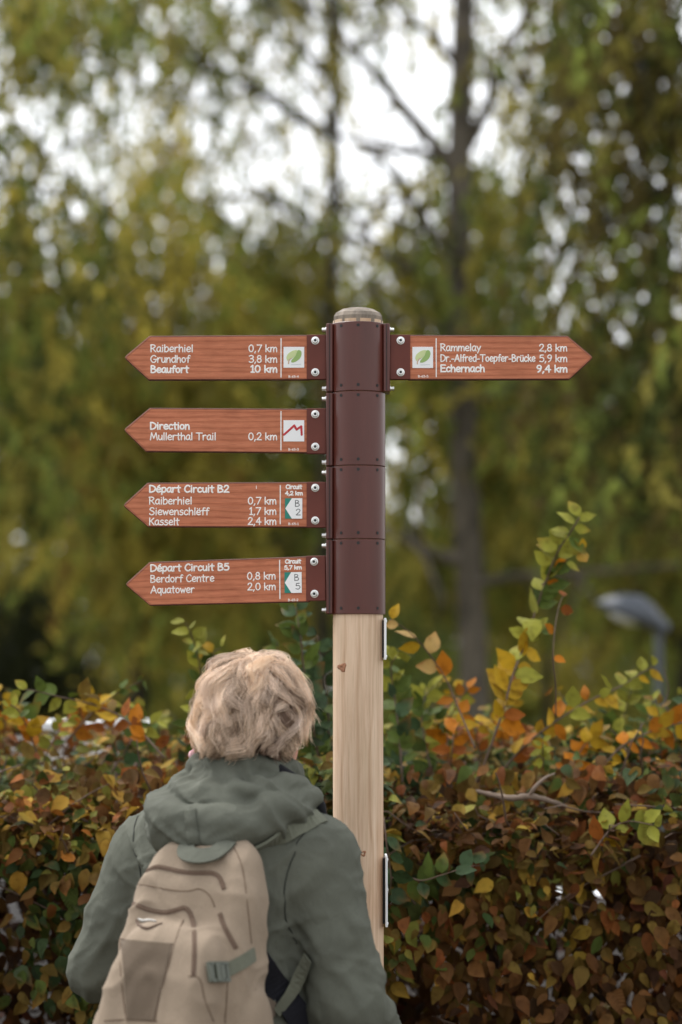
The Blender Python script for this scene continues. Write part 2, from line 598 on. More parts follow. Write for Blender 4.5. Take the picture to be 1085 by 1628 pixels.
XH = .70
GLYPH = {
    'R': (.70, [L((.09, 1), (.09, 0)), C((.03, .97), (.3, 1.0), (.54, .88), (.52, .68), (.32, .52), (.12, .47)), L((.26, .49), (.62, 0))]),
    'G': (.80, [C((.66, .86), (.5, .99), (.28, .93), (.1, .65), (.09, .32), (.26, .05), (.5, .02), (.66, .2), (.7, .42)), L((.42, .43), (.76, .44))]),
    'B': (.70, [L((.09, 1), (.09, 0)), C((.09, 1), (.35, .98), (.5, .84), (.45, .66), (.12, .54)), C((.12, .54), (.42, .5), (.6, .34), (.54, .1), (.3, 0), (.09, 0))]),
    'D': (.78, [L((.09, 1), (.09, 0)), C((.09, 1), (.4, .94), (.66, .72), (.7, .45), (.56, .16), (.3, .02), (.09, 0))]),
    'M': (.96, [L((.07, 0), (.2, 1), (.46, .22), (.72, 1), (.88, 0))]),
    'T': (.76, [L((.03, .97), (.74, .97)), L((.38, .97), (.37, 0))]),
    'C': (.70, [C((.62, .84), (.52, .98), (.32, .95), (.12, .66), (.1, .32), (.26, .06), (.46, .02), (.64, .16))]),
    'S': (.70, [C((.58, .86), (.46, .99), (.22, .96), (.13, .78), (.26, .6), (.5, .48), (.6, .28), (.5, .06), (.26, 0), (.08, .14))]),
    'K': (.68, [L((.1, 1), (.1, 0)), L((.58, .96), (.12, .46)), L((.24, .56), (.62, 0))]),
    'A': (.80, [L((.04, 0), (.4, 1), (.72, 0)), L((.17, .34), (.63, .36))]),
    'E': (.66, [L((.09, 1), (.09, 0)), L((.09, 1), (.58, .98)), L((.09, .53), (.52, .54)), L((.09, .02), (.6, .02))]),
    'a': (.60, [C((.47, .62), (.3, .7), (.1, .5), (.07, .22), (.2, .02), (.38, .1), (.47, .35)), C((.48, .66), (.46, .3), (.5, .08), (.56, 0))]),
    'b': (.60, [L((.09, 1), (.09, 0)), C((.09, .38), (.22, .66), (.42, .66), (.52, .4), (.46, .12), (.26, 0), (.09, .08))]),
    'c': (.54, [C((.46, .56), (.34, .69), (.16, .58), (.08, .34), (.14, .08), (.3, .01), (.46, .12))]),
    'd': (.62, [L((.52, 1), (.52, 0)), C((.52, .5), (.38, .67), (.16, .58), (.08, .32), (.18, .05), (.36, .02), (.52, .2))]),
    'e': (.58, [C((.09, .34), (.4, .36), (.5, .46), (.42, .64), (.26, .68), (.1, .46), (.1, .18), (.28, .01), (.5, .1))]),
    'f': (.46, [C((.46, .94), (.34, 1.0), (.24, .86), (.22, .5), (.21, 0)), L((.05, .6), (.42, .62))]),
    'g': (.58, [C((.46, .6), (.3, .69), (.12, .56), (.08, .3), (.2, .06), (.36, .1), (.46, .34)), C((.47, .66), (.48, .1), (.42, -.22), (.24, -.3), (.1, -.2))]),
    'h': (.60, [L((.09, 1), (.09, 0)), C((.09, .3), (.2, .58), (.36, .66), (.47, .5), (.5, 0))]),
    'i': (.28, [L((.13, .66), (.13, 0)), L((.13, .91), (.135, .93))]),
    'j': (.30, [C((.2, .66), (.2, 0), (.1, -.26), (-.02, -.24)), L((.2, .91), (.205, .93))]),
    'k': (.56, [L((.09, 1), (.09, 0)), L((.46, .62), (.11, .3)), L((.2, .38), (.5, 0))]),
    'l': (.26, [L((.13, 1), (.13, 0))]),
    'm': (.86, [L((.08, .66), (.09, 0)), C((.09, .3), (.2, .6), (.34, .64), (.42, .48), (.43, 0)), C((.43, .3), (.54, .6), (.67, .64), (.76, .48), (.78, 0))]),
    'n': (.60, [L((.08, .66), (.09, 0)), C((.09, .28), (.2, .58), (.36, .65), (.47, .5), (.5, 0))]),
    'o': (.60, [A(.29, .34, .21, .33, 90, 450, 20)]),
    'p': (.60, [L((.1, .66), (.08, -.3)), C((.1, .48), (.24, .67), (.44, .64), (.52, .38), (.42, .08), (.24, .02), (.1, .12))]),
    'q': (.60, [C((.48, .56), (.3, .69), (.12, .58), (.08, .3), (.2, .04), (.36, .08), (.48, .3)), L((.49, .66), (.5, -.3))]),
    'r': (.50, [L((.09, .66), (.1, 0)), C((.1, .3), (.18, .56), (.32, .67), (.44, .62))]),
    's': (.52, [C((.43, .6), (.28, .69), (.13, .58), (.16, .42), (.34, .34), (.44, .2), (.34, .03), (.16, 0), (.06, .08))]),
    't': (.48, [C((.23, .94), (.22, .4), (.24, .06), (.32, 0)), L((.03, .65), (.44, .66))]),
    'u': (.58, [C((.09, .66), (.08, .24), (.18, .02), (.34, .04), (.46, .28)), L((.47, .66), (.49, 0))]),
    'w': (.72, [L((.05, .66), (.2, .02), (.35, .5), (.49, .02), (.65, .66))]),
    'x': (.56, [L((.06, .66), (.48, 0)), L((.48, .66), (.06, 0))]),
    'y': (.56, [L((.05, .66), (.28, .08)), L((.5, .66), (.14, -.3))]),
    '0': (.66, [A(.32, .49, .25, .48, 90, 450, 24)]),
    '1': (.48, [L((.1, .8), (.27, 1), (.27, 0)), L((.1, .01), (.44, .01))]),
    '2': (.64, [C((.08, .76), (.2, .97), (.42, .97), (.52, .76), (.42, .5), (.22, .24), (.06, .02)), L((.06, .02), (.58, .02))]),
    '3': (.62, [C((.08, .9), (.28, .99), (.5, .9), (.5, .68), (.34, .54), (.22, .52)), C((.22, .52), (.44, .5), (.56, .32), (.46, .07), (.24, 0), (.06, .12))]),
    '4': (.66, [L((.44, 0), (.44, 1), (.06, .36), (.62, .36))]),
    '5': (.62, [L((.5, .97), (.16, .95), (.12, .56)), C((.12, .56), (.34, .62), (.54, .48), (.54, .2), (.36, .01), (.08, .08))]),
    '6': (.62, [C((.46, .98), (.24, .76), (.1, .42), (.14, .1), (.32, 0), (.5, .14), (.48, .38), (.3, .48), (.12, .34))]),
    '7': (.64, [L((.05, .96), (.58, .96), (.2, 0))]),
    '8': (.62, [A(.3, .75, .19, .23, 90, 450, 18), A(.3, .26, .23, .26, 90, 450, 18)]),
    '9': (.62, [C((.52, .66), (.42, .5), (.22, .5), (.1, .68), (.18, .92), (.36, .98), (.5, .84), (.52, .6), (.4, .2), (.2, 0))]),
    ',': (.30, [L((.17, .06), (.08, -.17))]),
    '.': (.28, [L((.13, .02), (.135, .04))]),
    '-': (.48, [L((.09, .34), (.38, .34))]),
    ' ': (.36, []),
}
_e, _u = GLYPH['e'], GLYPH['u']
GLYPH['é'] = (_e[0], _e[1] + [L((.22, .82), (.4, 1.0))])
GLYPH['ë'] = (_e[0], _e[1] + [L((.15, .87), (.155, .89)), L((.40, .87), (.405, .89))])
GLYPH['ü'] = (_u[0], _u[1] + [L((.15, .87), (.155, .89)), L((.42, .87), (.425, .89))])


def stroke_mesh(mb, pts, w, h, y, m=0):
    """One pen stroke in the (x, z) plane as a low round-ended ridge standing h out of the face at y (towards -y)."""
    p = np.array(pts, float)
    keep = [0] + [i for i in range(1, len(p)) if np.linalg.norm(p[i] - p[i - 1]) > 1e-7]
    p = p[keep]
    if len(p) < 2:
        p = np.array([p[0], p[0] + (1e-5, 0)])
    seg = np.diff(p, axis=0)
    seg /= np.linalg.norm(seg, axis=1)[:, None]
    closed = np.linalg.norm(p[0] - p[-1]) < 1e-6
    nr = np.stack([-seg[:, 1], seg[:, 0]], 1)
    vn = np.zeros_like(p)
    ws = np.full(len(p), w)
    vn[0], vn[-1] = nr[0], nr[-1]
    if closed:
        a = nr[0] + nr[-1]
        vn[0] = vn[-1] = a / np.linalg.norm(a)
    for i in range(1, len(p) - 1):
        a = nr[i - 1] + nr[i]
        la = np.linalg.norm(a)
        if la < .2:
            vn[i] = nr[i]
            continue
        vn[i] = a / la
        ws[i] = w * min(1 / max(np.dot(vn[i], nr[i]), .3), 1.9)
    rows, hs = [], []
    if not closed:
        for a in (8, 35, 62):
            rows.append((p[0] - seg[0] * w * math.cos(math.radians(a)), vn[0], w * math.sin(math.radians(a))))
    for i in range(len(p)):
        rows.append((p[i], vn[i], ws[i]))
    if not closed:
        for a in (62, 35, 8):
            rows.append((p[-1] + seg[-1] * w * math.cos(math.radians(a)), vn[-1], w * math.sin(math.radians(a))))
    V, F = [], []
    for c, n, ww in rows:
        for k, hh in ((-1, 0), (-.8, .75), (0, 1), (.8, .75), (1, 0)):
            q = c + n * ww * k
            V.append((q[0], y - hh * h * (.3 + .7 * min(1, ww / w)), q[1]))
    for i in range(len(rows) - 1):
        for j in range(4):
            F.append((i * 5 + j, i * 5 + j + 1, i * 5 + 6 + j, i * 5 + 5 + j))
    mb.add(V, F, m)


def text_mesh(mb, s, x0, x1, base, cap, y, w, h=.0007, slope=0.0, m=0):
    """String s fitted between x0 and x1 on the baseline z = base with cap height cap."""
    adv = [GLYPH[ch][0] for ch in s]
    tot = sum(adv) - .12
    kx = (x1 - x0) / tot
    x = x0 - .04 * kx
    for ch, a in zip(s, adv):
        for st in GLYPH[ch][1]:
            q = np.stack([x + st[:, 0] * kx, base + st[:, 1] * cap], 1)
            q[:, 1] += (q[:, 0] - x0) * slope
            for part in split_corners(q):
                stroke_mesh(mb, part, w, h, y, m)
        x += a * kx


def split_corners(q):
    d = np.diff(q, axis=0)
    d /= np.linalg.norm(d, axis=1)[:, None] + 1e-12
    cut = [i + 1 for i in range(len(d) - 1) if np.dot(d[i], d[i + 1]) < .45]
    out, a = [], 0
    for c in cut:
        out.append(q[a:c + 1])
        a = c
    out.append(q[a:])
    return out


# ------------------------------------------------------------------ signpost
S = 836.0                                      # photo pixels per metre in the plane of the post
PX = 569.6                                     # photo column of the post's axis


def zpx(y, d=0.0):
    return P(PX, y, d)[2]


axis_x = P(PX, 814, 0)[0]
post = empty('signpost', (axis_x, 0, 0))
tag(post, 'round pale timber post with brown metal sleeves and chamfered top, carrying five arrow signs', 'signpost')
R_POST, R_SL = .0478, .0522


def tz(y, d=-.05):
    return P(PX, y, d)[2]


mb = MB()
n = 40
rings = []
ztop = tz(485)
for z in np.linspace(-.3, tz(505), 60):
    th = np.arange(n) * 2 * math.pi / n
    rr = R_POST * (1 + .004 * np.sin(3 * z + th * 2) + .003 * np.sin(7 * z + th))
    rings.append([(rr[j] * math.cos(th[j]), rr[j] * math.sin(th[j]), z) for j in range(n)])
mb.rings(rings)
timber = autosmooth(mb.build('timber', M['post'], post))
mb = MB()                                      # weathered cut top with facets
kf = 10
th = (np.arange(kf) + .5) * 2 * math.pi / kf
def facet(r, z, sub=1):
    return [(r * math.cos(t), r * math.sin(t), z) for t in th]
mb.rings([facet(R_POST * 1.02, tz(513)), facet(R_POST * 1.02, tz(499)), facet(R_POST * .93, tz(493)), facet(R_POST * .62, tz(486)), facet(R_POST * .5, tz(485))])
mb.build('cut_top', M['cap'], post)
for px, py, r in ((544, 1061, .005), (577, 1357, .0035)):
    mb = MB()                                  # a knot in the timber
    q = P(px, py, -R_POST)
    dx = q[0] - axis_x
    yy = -math.sqrt(max(R_POST ** 2 - dx * dx, 1e-6))
    nrm = np.array([dx, yy, 0]) / R_POST
    c = np.array([dx, yy, q[2]]) - nrm * .0012
    u = np.cross(nrm, (0, 0, 1))
    rings = []
    for rr, hh in ((1.7, 0), (1.3, .0010), (.8, .0013), (.45, .0004)):
        rings.append([c + nrm * (.0008 + hh) + r * rr * (1 + .25 * math.sin(3 * t + 1)) * (math.cos(t) * u * 1.25 + math.sin(t) * np.array((0, 0, 1))) for t in np.arange(14) * 2 * math.pi / 14])
    mb.rings(rings)
    mb.build('knot', M['knot'], post, True)

edges = [(510.5, 620.6), (621.4, 739), (739.8, 856), (856.8, 976)]
for i, (ya, yb) in enumerate(edges):
    z1, z0 = tz(ya), tz(yb)
    mb = MB()
    k = 64
    th = np.arange(k) * 2 * math.pi / k
    prof = [(R_POST + .0002, z0), (R_SL - .0008, z0), (R_SL, z0 + .0008), (R_SL, z1 - .0008), (R_SL - .0008, z1), (R_POST + .0002, z1)]
    mb.rings([[(r * math.cos(t), r * math.sin(t), z) for t in th] for r, z in prof], 0, False)
    # flange edge strips: the two half shells meet in these upright ribs
    sides = (-1, 1) if i == 0 else (-1,)
    for s in sides:
        xo = s * (R_SL + .0085)
        xi = s * (R_SL - .004)
        zt, zb = (z1 - .001, z0 + .0008)
        mb.box((xi, -.026, zb), (xo, .03, zt), 0, .0012)
        mb.box((xi + s * .0055, -.0275, zb + .001), (xi + s * .0068, -.0255, zt - .001), 1)
    # rows of small screw holes
    for zz in (z1 - .0075, z0 + .011):
        for q, a in enumerate((-38, 0, 44)):
            t = math.radians(a - 90)
            d = np.array((math.cos(t), math.sin(t), 0))
            c = d * (R_SL - .0006) + np.array((0, 0, zz))
            mb.lathe(c, d, [(.0024, 0), (.0024, .0009), (.0030, .0009), (.0030, .0012), (.0001, .0012)], 12, 2)
    sl = mb.build('sleeve', [M['brown'], M['groove'], M['hole']], post)
    autosmooth(sl)
    for s in sides:
        for zz in (z1 - .0115, z0 + .0075):
            b = MB()
            b.lathe((s * (R_SL + .0085), -.012, zz), (s, 0, 0), [(.0052, 0), (.0052, .0015), (.0038, .0016), (.0038, .0075), (.0033, .0082), (.0006, .0082)], 16)
            autosmooth(b.build('bolt', M['steel'], sl))


# ------------------------------------------------------------------ direction signs
def sign(label, right, y_mid, items, emblem, code, code_x, line, bolts, yaw=0.0, roll=0.0, corners=None, tick=None, emb_box=None):
    """items: (text, x0, x1, baseline, bold, cap) in photo pixels. Local origin: bracket's inner edge, x to the photo's right."""
    px0 = 620.0 if right else 518.5
    org = P(px0, y_mid, -.010)
    root = empty('direction_sign', org, (0, math.radians(roll), math.radians(yaw)))
    tag(root, label, 'sign', 'brown arrow signs on the post')
    ky = 1 / math.cos(math.radians(yaw))
    kx = ky / S
    X = lambda px: (px - px0) * kx
    Z = lambda py: (y_mid - py) / S
    s = 1 if right else -1
    t0, t1 = -.006, .006
    poly = [(X(a), Z(b)) for a, b in corners]
    tip = np.array(poly[2])
    out = []
    for i, p in enumerate(poly):               # round the tip and the two shoulders
        p = np.array(p)
        if i in (1, 2, 3):
            a, b = np.array(poly[i - 1]), np.array(poly[(i + 1) % len(poly)])
            r = .006 if i == 2 else .002
            pa, pb = p + (a - p) / np.linalg.norm(a - p) * r, p + (b - p) / np.linalg.norm(b - p) * r
            out += [pa, .25 * pa + .5 * p + .25 * pb, pb]
        else:
            out.append(p)
    board = MB().prism(out, t0, t1, 0, .0016, 1).build('board', [M['sign'], M['sign_edge']], root)
    # routed groove round the edge
    cen = np.mean(out, 0)
    g = MB()
    o2 = np.array(out)
    o2 = np.concatenate([o2, o2[:1]])
    inn = []
    for p in o2:
        d = cen - p
        inn.append(p + np.array([np.sign(d[0]) * min(.0026, abs(d[0])), np.sign(d[1]) * .0022]))
    for a, b in zip(inn[:-1], inn[1:]):
        stroke_mesh(g, [a, b], .00035, .0002, t0)
    g.build('edge_line', M['sign_edge'], board)
    # bracket plate and its two screws
    bx0, bx1 = (X(620.2), X(652.5)) if right else (X(488), X(519))
    zt, zb = Z(bolts[0] - 9.5), Z(bolts[1] + 11)
    br = MB().box((bx0, t0 - .0022, zb), (bx1, t0 - .0002, zt), 0, .0007)
    br.box((bx0, t1 + .0002, zb), (bx1, t1 + .0022, zt), 0, .0007)
    ex = bx0 if right else bx1
    br.box((ex - s * .001, t0 - .002, zb), (ex - s * .004, t1 + .012, zt), 0, .0007)
    bro = br.build('bracket', M['bracket'], root)
    bcx = X(637.2) if right else X(501.5)
    for by in bolts:
        b = MB()
        b.lathe((bcx, t0 - .0022, Z(by)), (0, -1, 0), [(.0076, 0), (.0076, .0012), (.0058, .0014), (.0056, .0046), (.0046, .0056), (.0030, .0056), (.0028, .0030), (.0002, .0030)], 20, 0)
        b.lathe((bcx, t0 - .0052, Z(by)), (0, -1, 0), [(.00278, 0), (.00278, .0006), (.0001, .0006)], 6, 1)
        bo = b.build('bolt', [M['steel'], M['socket']], bro)
        autosmooth(bo)
    # lettering
    sets = {}
    for text, a, b, base, bold, cap in items:
        tm = sets.setdefault('small' if cap < 8 else 'far' if (a > 800 if right else a > 390) else 'near', MB())
        text_mesh(tm, text, X(a), X(b), Z(base), cap / S, t0, (1.26 if bold else .92) / S, .0006)
    lx, la, lb = line
    MB().box((X(lx - .8), t0 - .0005, Z(lb)), (X(lx + .8), t0 + .0005, Z(la))).build('divider', M['white'], board)
    if tick:
        MB().box((X(tick[0] - .5), t0 - .0005, Z(tick[1] + 2.5)), (X(tick[0] + .5), t0 + .0005, Z(tick[1] - 2.5))).build('scratch', M['white'], board)
    tm = sets['code'] = MB()
    text_mesh(tm, code, X(code_x - 8), X(code_x + 8), Z(code_y(corners, code_x) - 2.0), 3.4 / S, t0, .34 / S, .0003)
    for tm in sets.values():
        tm.build('lettering', M['white'], board, True)
    ex0, ex1, ey0, ey1 = emb_box
    e = MB()
    if emblem in ('leaf', 'zigzag'):
        e.box((X(ex0), t0 - .0008, Z(ey1)), (X(ex1), t0 + .0008, Z(ey0)), 0, .0002)
        yf = t0 - .0009
        U = lambda u, v: (X(ex0 + (ex1 - ex0) * u), Z(ey0 + (ey1 - ey0) * v))
        if emblem == 'leaf':
            big = catmull([(.36, .74), (.40, .62), (.50, .52), (.60, .38), (.66, .20), (.74, .15), (.84, .20), (.87, .34), (.80, .54), (.64, .68), (.48, .745), (.38, .74)], 4)
            small = catmull([(.18, .66), (.14, .52), (.20, .36), (.34, .24), (.50, .17), (.66, .16), (.64, .28), (.58, .40), (.48, .52), (.36, .54), (.26, .60), (.20, .68)], 4)
            e.prism([U(*p) for p in big], yf - .0003, yf + .0003, 1)
            e.prism([U(*p) for p in small], yf - .0005, yf + .0003, 2)
            stem = catmull([(.24, .80), (.25, .70), (.30, .60), (.38, .55)], 5)
            stroke_mesh(e, [U(*p) for p in stem], .9 / S, .0004, yf, 3)
            stroke_mesh(e, [U(.38, .85), U(.84, .83)], .35 / S, .0003, yf, 4)
        else:
            zz = [(-.02, .68), (.52, .25), (.63, .44), (.86, .29), (.88, .68)]
            for a, b in zip(zz[:-1], zz[1:]):
                stroke_mesh(e, [U(max(a[0], .03), a[1]), U(*b)], 1.75 / S, .0005, yf, 5)
        e.build('emblem', [M['plate_white'], M['leaf_green'], M['leaf_light'], M['leaf_tan'], M['grey_print'], M['red_print']], board)
    else:
        e.box((X(ex0), t0 - .0008, Z(ey1)), (X(ex1), t0 + .0008, Z(ey0)), 0, .0002)
        mid = (ey0 + ey1) / 2
        xa = ex0 + (ex1 - ex0) * .40
        e.prism([(X(ex0 + .6), Z(mid)), (X(xa), Z(ey0)), (X(ex1), Z(ey0)), (X(ex1), Z(ey1)), (X(xa), Z(ey1))], t0 - .0014, t0 - .0007, 1)
        text_mesh(e, 'B', X(469.5), X(476.5), Z(mid - 3.2), 9.6 / S, t0 - .0014, .55 / S, .0003, 0, 2)
        text_mesh(e, emblem, X(471), X(478), Z(mid + 10.6), 9.6 / S, t0 - .0014, .55 / S, .0003, 0, 2)
        e.build('emblem', [M['teal_print'], M['plate_white'], M['black_print']], board)
    return root


def code_y(corners, x):
    return max(c[1] for c in corners) - 2.2


sign('left-pointing arrow sign listing Raiberhiel, Grundhof and Beaufort beside a green leaf emblem', False, 569,
     [('Raiberhiel', 239, 306, 560, 0, 11.2), ('0,7 km', 395.5, 440, 560, 0, 11.2), ('Grundhof', 239, 301, 577, 0, 11.2), ('3,8 km', 396, 440, 577, 0, 11.2),
      ('Beaufort', 239.5, 299, 593.3, 1, 10.8), ('10 km', 398.5, 440, 592.8, 1, 10.8)],
     'leaf', 'B-65-4', 467, (447, 538, 601), (542, 593), corners=[(492, 532.5), (237, 534), (196, 569), (236, 605.5), (492, 605)], tick=None, emb_box=(451, 484, 552, 585.5))
sign('left-pointing arrow sign reading Direction Mullerthal Trail with a red zigzag emblem', False, 685,
     [('Direction', 239, 301, 683, 1, 10.8), ('Mullerthal Trail', 239, 343, 700, 0, 11.2), ('0,2 km', 395.5, 440, 700, 0, 11.2)],
     'zigzag', 'B-65-3', 467, (447, 654, 716.5), (659, 711), corners=[(492, 650), (238, 648.5), (196, 684), (232, 719), (492, 721)], emb_box=(451, 484, 668.5, 702.5))
sign('left-pointing arrow sign headed Départ Circuit B2 listing three places', False, 803,
     [('Départ Circuit B2', 238, 364, 783, 1, 10.8), ('Raiberhiel', 238, 305, 802, 0, 11.2), ('0,7 km', 395, 439, 802, 0, 11.2), ('Siewenschlëff', 238, 332, 819, 0, 11.2),
      ('1,7 km', 397, 439, 818.5, 0, 11.2), ('Kasselt', 238, 285, 835, 0, 11.0), ('2,4 km', 395, 439, 834.5, 0, 11.2), ('Circuit', 455, 480, 777.5, 0, 6.4), ('4,2 km', 454, 481, 787.5, 0, 6.0)],
     '2', 'B-65-1', 467, (446, 771.5, 834), (776, 828), corners=[(492, 766.5), (235, 767.5), (195.5, 804), (236, 838.5), (492, 839)], tick=(408, 775), emb_box=(453.5, 481, 792.5, 825))
sign('left-pointing arrow sign headed Départ Circuit B5 listing two places, lowest on the post', False, 920,
     [('Départ Circuit B5', 237.5, 364, 904, 1, 10.8), ('Berdorf Centre', 237.5, 340, 921.5, 0, 11.2), ('0,8 km', 394, 438.5, 919.5, 0, 11.2), ('Aquatower', 238, 308, 939, 0, 11.2),
      ('2,0 km', 394.5, 438.5, 936.5, 0, 11.2), ('Circuit', 455, 479.5, 895, 0, 6.4), ('5,7 km', 453.5, 480.5, 904.5, 0, 6.0)],
     '5', 'B-65-2', 467, (446, 889, 951.5), (893, 944), yaw=-10, roll=-.6, corners=[(492, 884), (236, 888.5), (195.5, 924), (236, 959), (492, 957)], emb_box=(453.5, 481, 909, 942))
sign('right-pointing arrow sign listing Rammelay and Echernach, alone on the right side of the post', True, 569,
     [('Rammelay', 701, 764.5, 558.5, 0, 11.2), ('2,8 km', 858.5, 902, 559, 0, 11.2), ('Dr.-Alfred-Toepfer-Brücke', 701, 851.5, 575.5, 0, 11.0), ('5,9 km', 858.5, 902, 576, 0, 11.2),
      ('Echernach', 701, 770.5, 592, 1, 10.8), ('9,4 km', 854, 902, 592.5, 1, 10.8)],
     'leaf', 'B-65-5', 673, (694, 538, 600.5), (542, 593), corners=[(649, 532.5), (904, 534), (945, 569), (906, 604.5), (649, 605)], emb_box=(656, 689, 552, 586))

# two white marker plates on the right-hand side of the post, seen edge on
for ya, yb, lab, sx in ((983, 1049, 'short white marker plate screwed edge-on to the timber just below the brown sleeves', 611.5),
                        (1360, 1471, 'long white marker plate screwed edge-on low on the timber post', 613.0)):
    z1, z0 = zpx(ya), zpx(yb)
    r = empty('marker_plate', (axis_x, 0, z0))
    tag(r, lab, 'plate')
    xx = P(sx, 1000, 0)[0] - axis_x
    h = z1 - z0
    MB().box((xx - .0012, -.036, 0), (xx + .0032, .044, h), 0, .0008).build('panel', M['plate_white'], r)
    MB().box((R_POST - .006, -.014, .004), (xx - .0014, .030, h - .004), 0, .0008).build('backing', M['black'], r)
    for zz in (.006, h - .006):
        autosmooth(MB().lathe((xx + .0032, -.030, zz), (1, 0, 0), [(.003, 0), (.003, .001), (.001, .0016)], 12).build('screw', M['steel'], r))

# ------------------------------------------------------------------ modelling by distance fields, meshed with surface nets
class Field:
    def __init__(s, lo, hi, h):
        s.h, s.lo = h, np.array(lo, float)
        s.ax = [np.arange(lo[i], hi[i] + h, h, dtype=np.float32) for i in range(3)]
        s.a = np.full([len(a) for a in s.ax], .1, dtype=np.float32)

    def _sl(s, lo, hi):
        out = []
        for i in range(3):
            a = max(0, int((lo[i] - s.lo[i]) / s.h))
            b = min(len(s.ax[i]), int((hi[i] - s.lo[i]) / s.h) + 2)
            out.append(slice(a, max(b, a + 1)))
        return tuple(out)

    def op(s, fn, lo, hi, k=.0, mode='add'):
        m = k + .03
        sl = s._sl(np.array(lo) - m, np.array(hi) + m)
        X, Y, Z = s.ax[0][sl[0]][:, None, None], s.ax[1][sl[1]][None, :, None], s.ax[2][sl[2]][None, None, :]
        d = fn(X, Y, Z).astype(np.float32)
        c = s.a[sl]
        if mode == 'sub':
            d = -d
            if k > 0:
                hh = np.clip(.5 + .5 * (d - c) / k, 0, 1)
                s.a[sl] = c * (1 - hh) + d * hh + k * hh * (1 - hh)
            else:
                s.a[sl] = np.maximum(c, d)
        else:
            if k > 0:
                hh = np.clip(.5 + .5 * (c - d) / k, 0, 1)
                s.a[sl] = c * (1 - hh) + d * hh - k * hh * (1 - hh)
            else:
                s.a[sl] = np.minimum(c, d)

    def cap(s, a, b, ra, rb, k=.0, mode='add'):
        a, b = np.array(a, float), np.array(b, float)
        ba = b - a
        L2 = max(float(ba @ ba), 1e-9)

        def fn(X, Y, Z):
            t = np.clip(((X - a[0]) * ba[0] + (Y - a[1]) * ba[1] + (Z - a[2]) * ba[2]) / L2, 0, 1)
            return np.sqrt((X - a[0] - t * ba[0]) ** 2 + (Y - a[1] - t * ba[1]) ** 2 + (Z - a[2] - t * ba[2]) ** 2) - (ra + (rb - ra) * t)
        r = max(ra, rb)
        s.op(fn, np.minimum(a, b) - r, np.maximum(a, b) + r, k, mode)

    def chain(s, pts, rad, k=.0, mode='add'):
        for i in range(len(pts) - 1):
            s.cap(pts[i], pts[i + 1], rad[i], rad[i + 1], k if i == 0 or mode == 'sub' else max(k, .004), mode)

    def ell(s, c, r, k=.0, mode='add', rot=None):
        c, r = np.array(c, float), np.array(r, float)
        R = np.eye(3) if rot is None else np.array(rot)

        def fn(X, Y, Z):
            x, y, z = X - c[0], Y - c[1], Z - c[2]
            x, y, z = (R[0, i] * x + R[1, i] * y + R[2, i] * z for i in range(3))
            k0 = np.sqrt((x / r[0]) ** 2 + (y / r[1]) ** 2 + (z / r[2]) ** 2)
            k1 = np.sqrt((x / r[0] ** 2) ** 2 + (y / r[1] ** 2) ** 2 + (z / r[2] ** 2) ** 2) + 1e-6
            return k0 * (k0 - 1) / k1
        m = r.max()
        s.op(fn, c - m, c + m, k, mode)

    def loft(s, zs, a, b, cx, cy, p, k=.0):
        """Superelliptic column whose half axes and centre follow z."""
        def fn(X, Y, Z):
            z = Z[0, 0]
            A_, B_, cx_, cy_ = (np.interp(z, zs, q)[None, None, :] for q in (a, b, cx, cy))
            q = (np.abs((X - cx_) / A_) ** p + np.abs((Y - cy_) / B_) ** p) ** (1 / p)
            d = (q - 1) * np.minimum(A_, B_)
            dz = np.maximum(zs[0] - Z, Z - zs[-1])
            return np.maximum(d, dz)
        s.op(fn, (min(cx) - max(a), min(cy) - max(b), zs[0]), (max(cx) + max(a), max(cy) + max(b), zs[-1]), k)

    def net(s, smooth=2):
        a = s.a
        ins = a < 0
        nx, ny, nz = a.shape
        cnt = np.zeros((nx - 1, ny - 1, nz - 1), np.int8)
        for i in (0, 1):
            for j in (0, 1):
                for k in (0, 1):
                    cnt += ins[i:nx - 1 + i, j:ny - 1 + j, k:nz - 1 + k]
        cell = (cnt > 0) & (cnt < 8)
        idx = np.argwhere(cell)
        num = np.full(cell.shape, -1, np.int64)
        num[cell] = np.arange(len(idx))
        acc, w = np.zeros((len(idx), 3)), np.zeros(len(idx))
        cn = [(i, j, k) for i in (0, 1) for j in (0, 1) for k in (0, 1)]
        for p in cn:
            for ax in range(3):
                if p[ax]:
                    continue
                q = list(p)
                q[ax] = 1
                va = a[idx[:, 0] + p[0], idx[:, 1] + p[1], idx[:, 2] + p[2]]
                vb = a[idx[:, 0] + q[0], idx[:, 1] + q[1], idx[:, 2] + q[2]]
                x = (va < 0) != (vb < 0)
                t = np.where(x, va / np.where(x, va - vb, 1), 0)
                pos = np.array(p, float)[None] + 0 * acc
                pos[:, ax] += t
                acc += pos * x[:, None]
                w += x
        V = (idx + acc / w[:, None]) * s.h + s.lo
        F = []
        for ax in range(3):
            b, c = (ax + 1) % 3, (ax + 2) % 3
            sl0, sl1 = [slice(None)] * 3, [slice(None)] * 3
            sl0[ax], sl1[ax] = slice(0, -1), slice(1, None)
            A0, A1 = ins[tuple(sl0)], ins[tuple(sl1)]
            e = np.argwhere(A0 != A1)
            e = e[(e[:, b] > 0) & (e[:, c] > 0) & (e[:, b] < a.shape[b] - 1) & (e[:, c] < a.shape[c] - 1)]
            def cidx(db, dc):
                q = e.copy()
                q[:, b] -= db
                q[:, c] -= dc
                return num[q[:, 0], q[:, 1], q[:, 2]]
            f = np.stack([cidx(1, 1), cidx(0, 1), cidx(0, 0), cidx(1, 0)], 1)
            fl = A0[e[:, 0], e[:, 1], e[:, 2]]
            f[~fl] = f[~fl][:, ::-1]
            F.append(f)
        F = np.concatenate(F)
        F = F[(F >= 0).all(1)]
        for _ in range(smooth):
            V = relax(V, F)
        return V, F


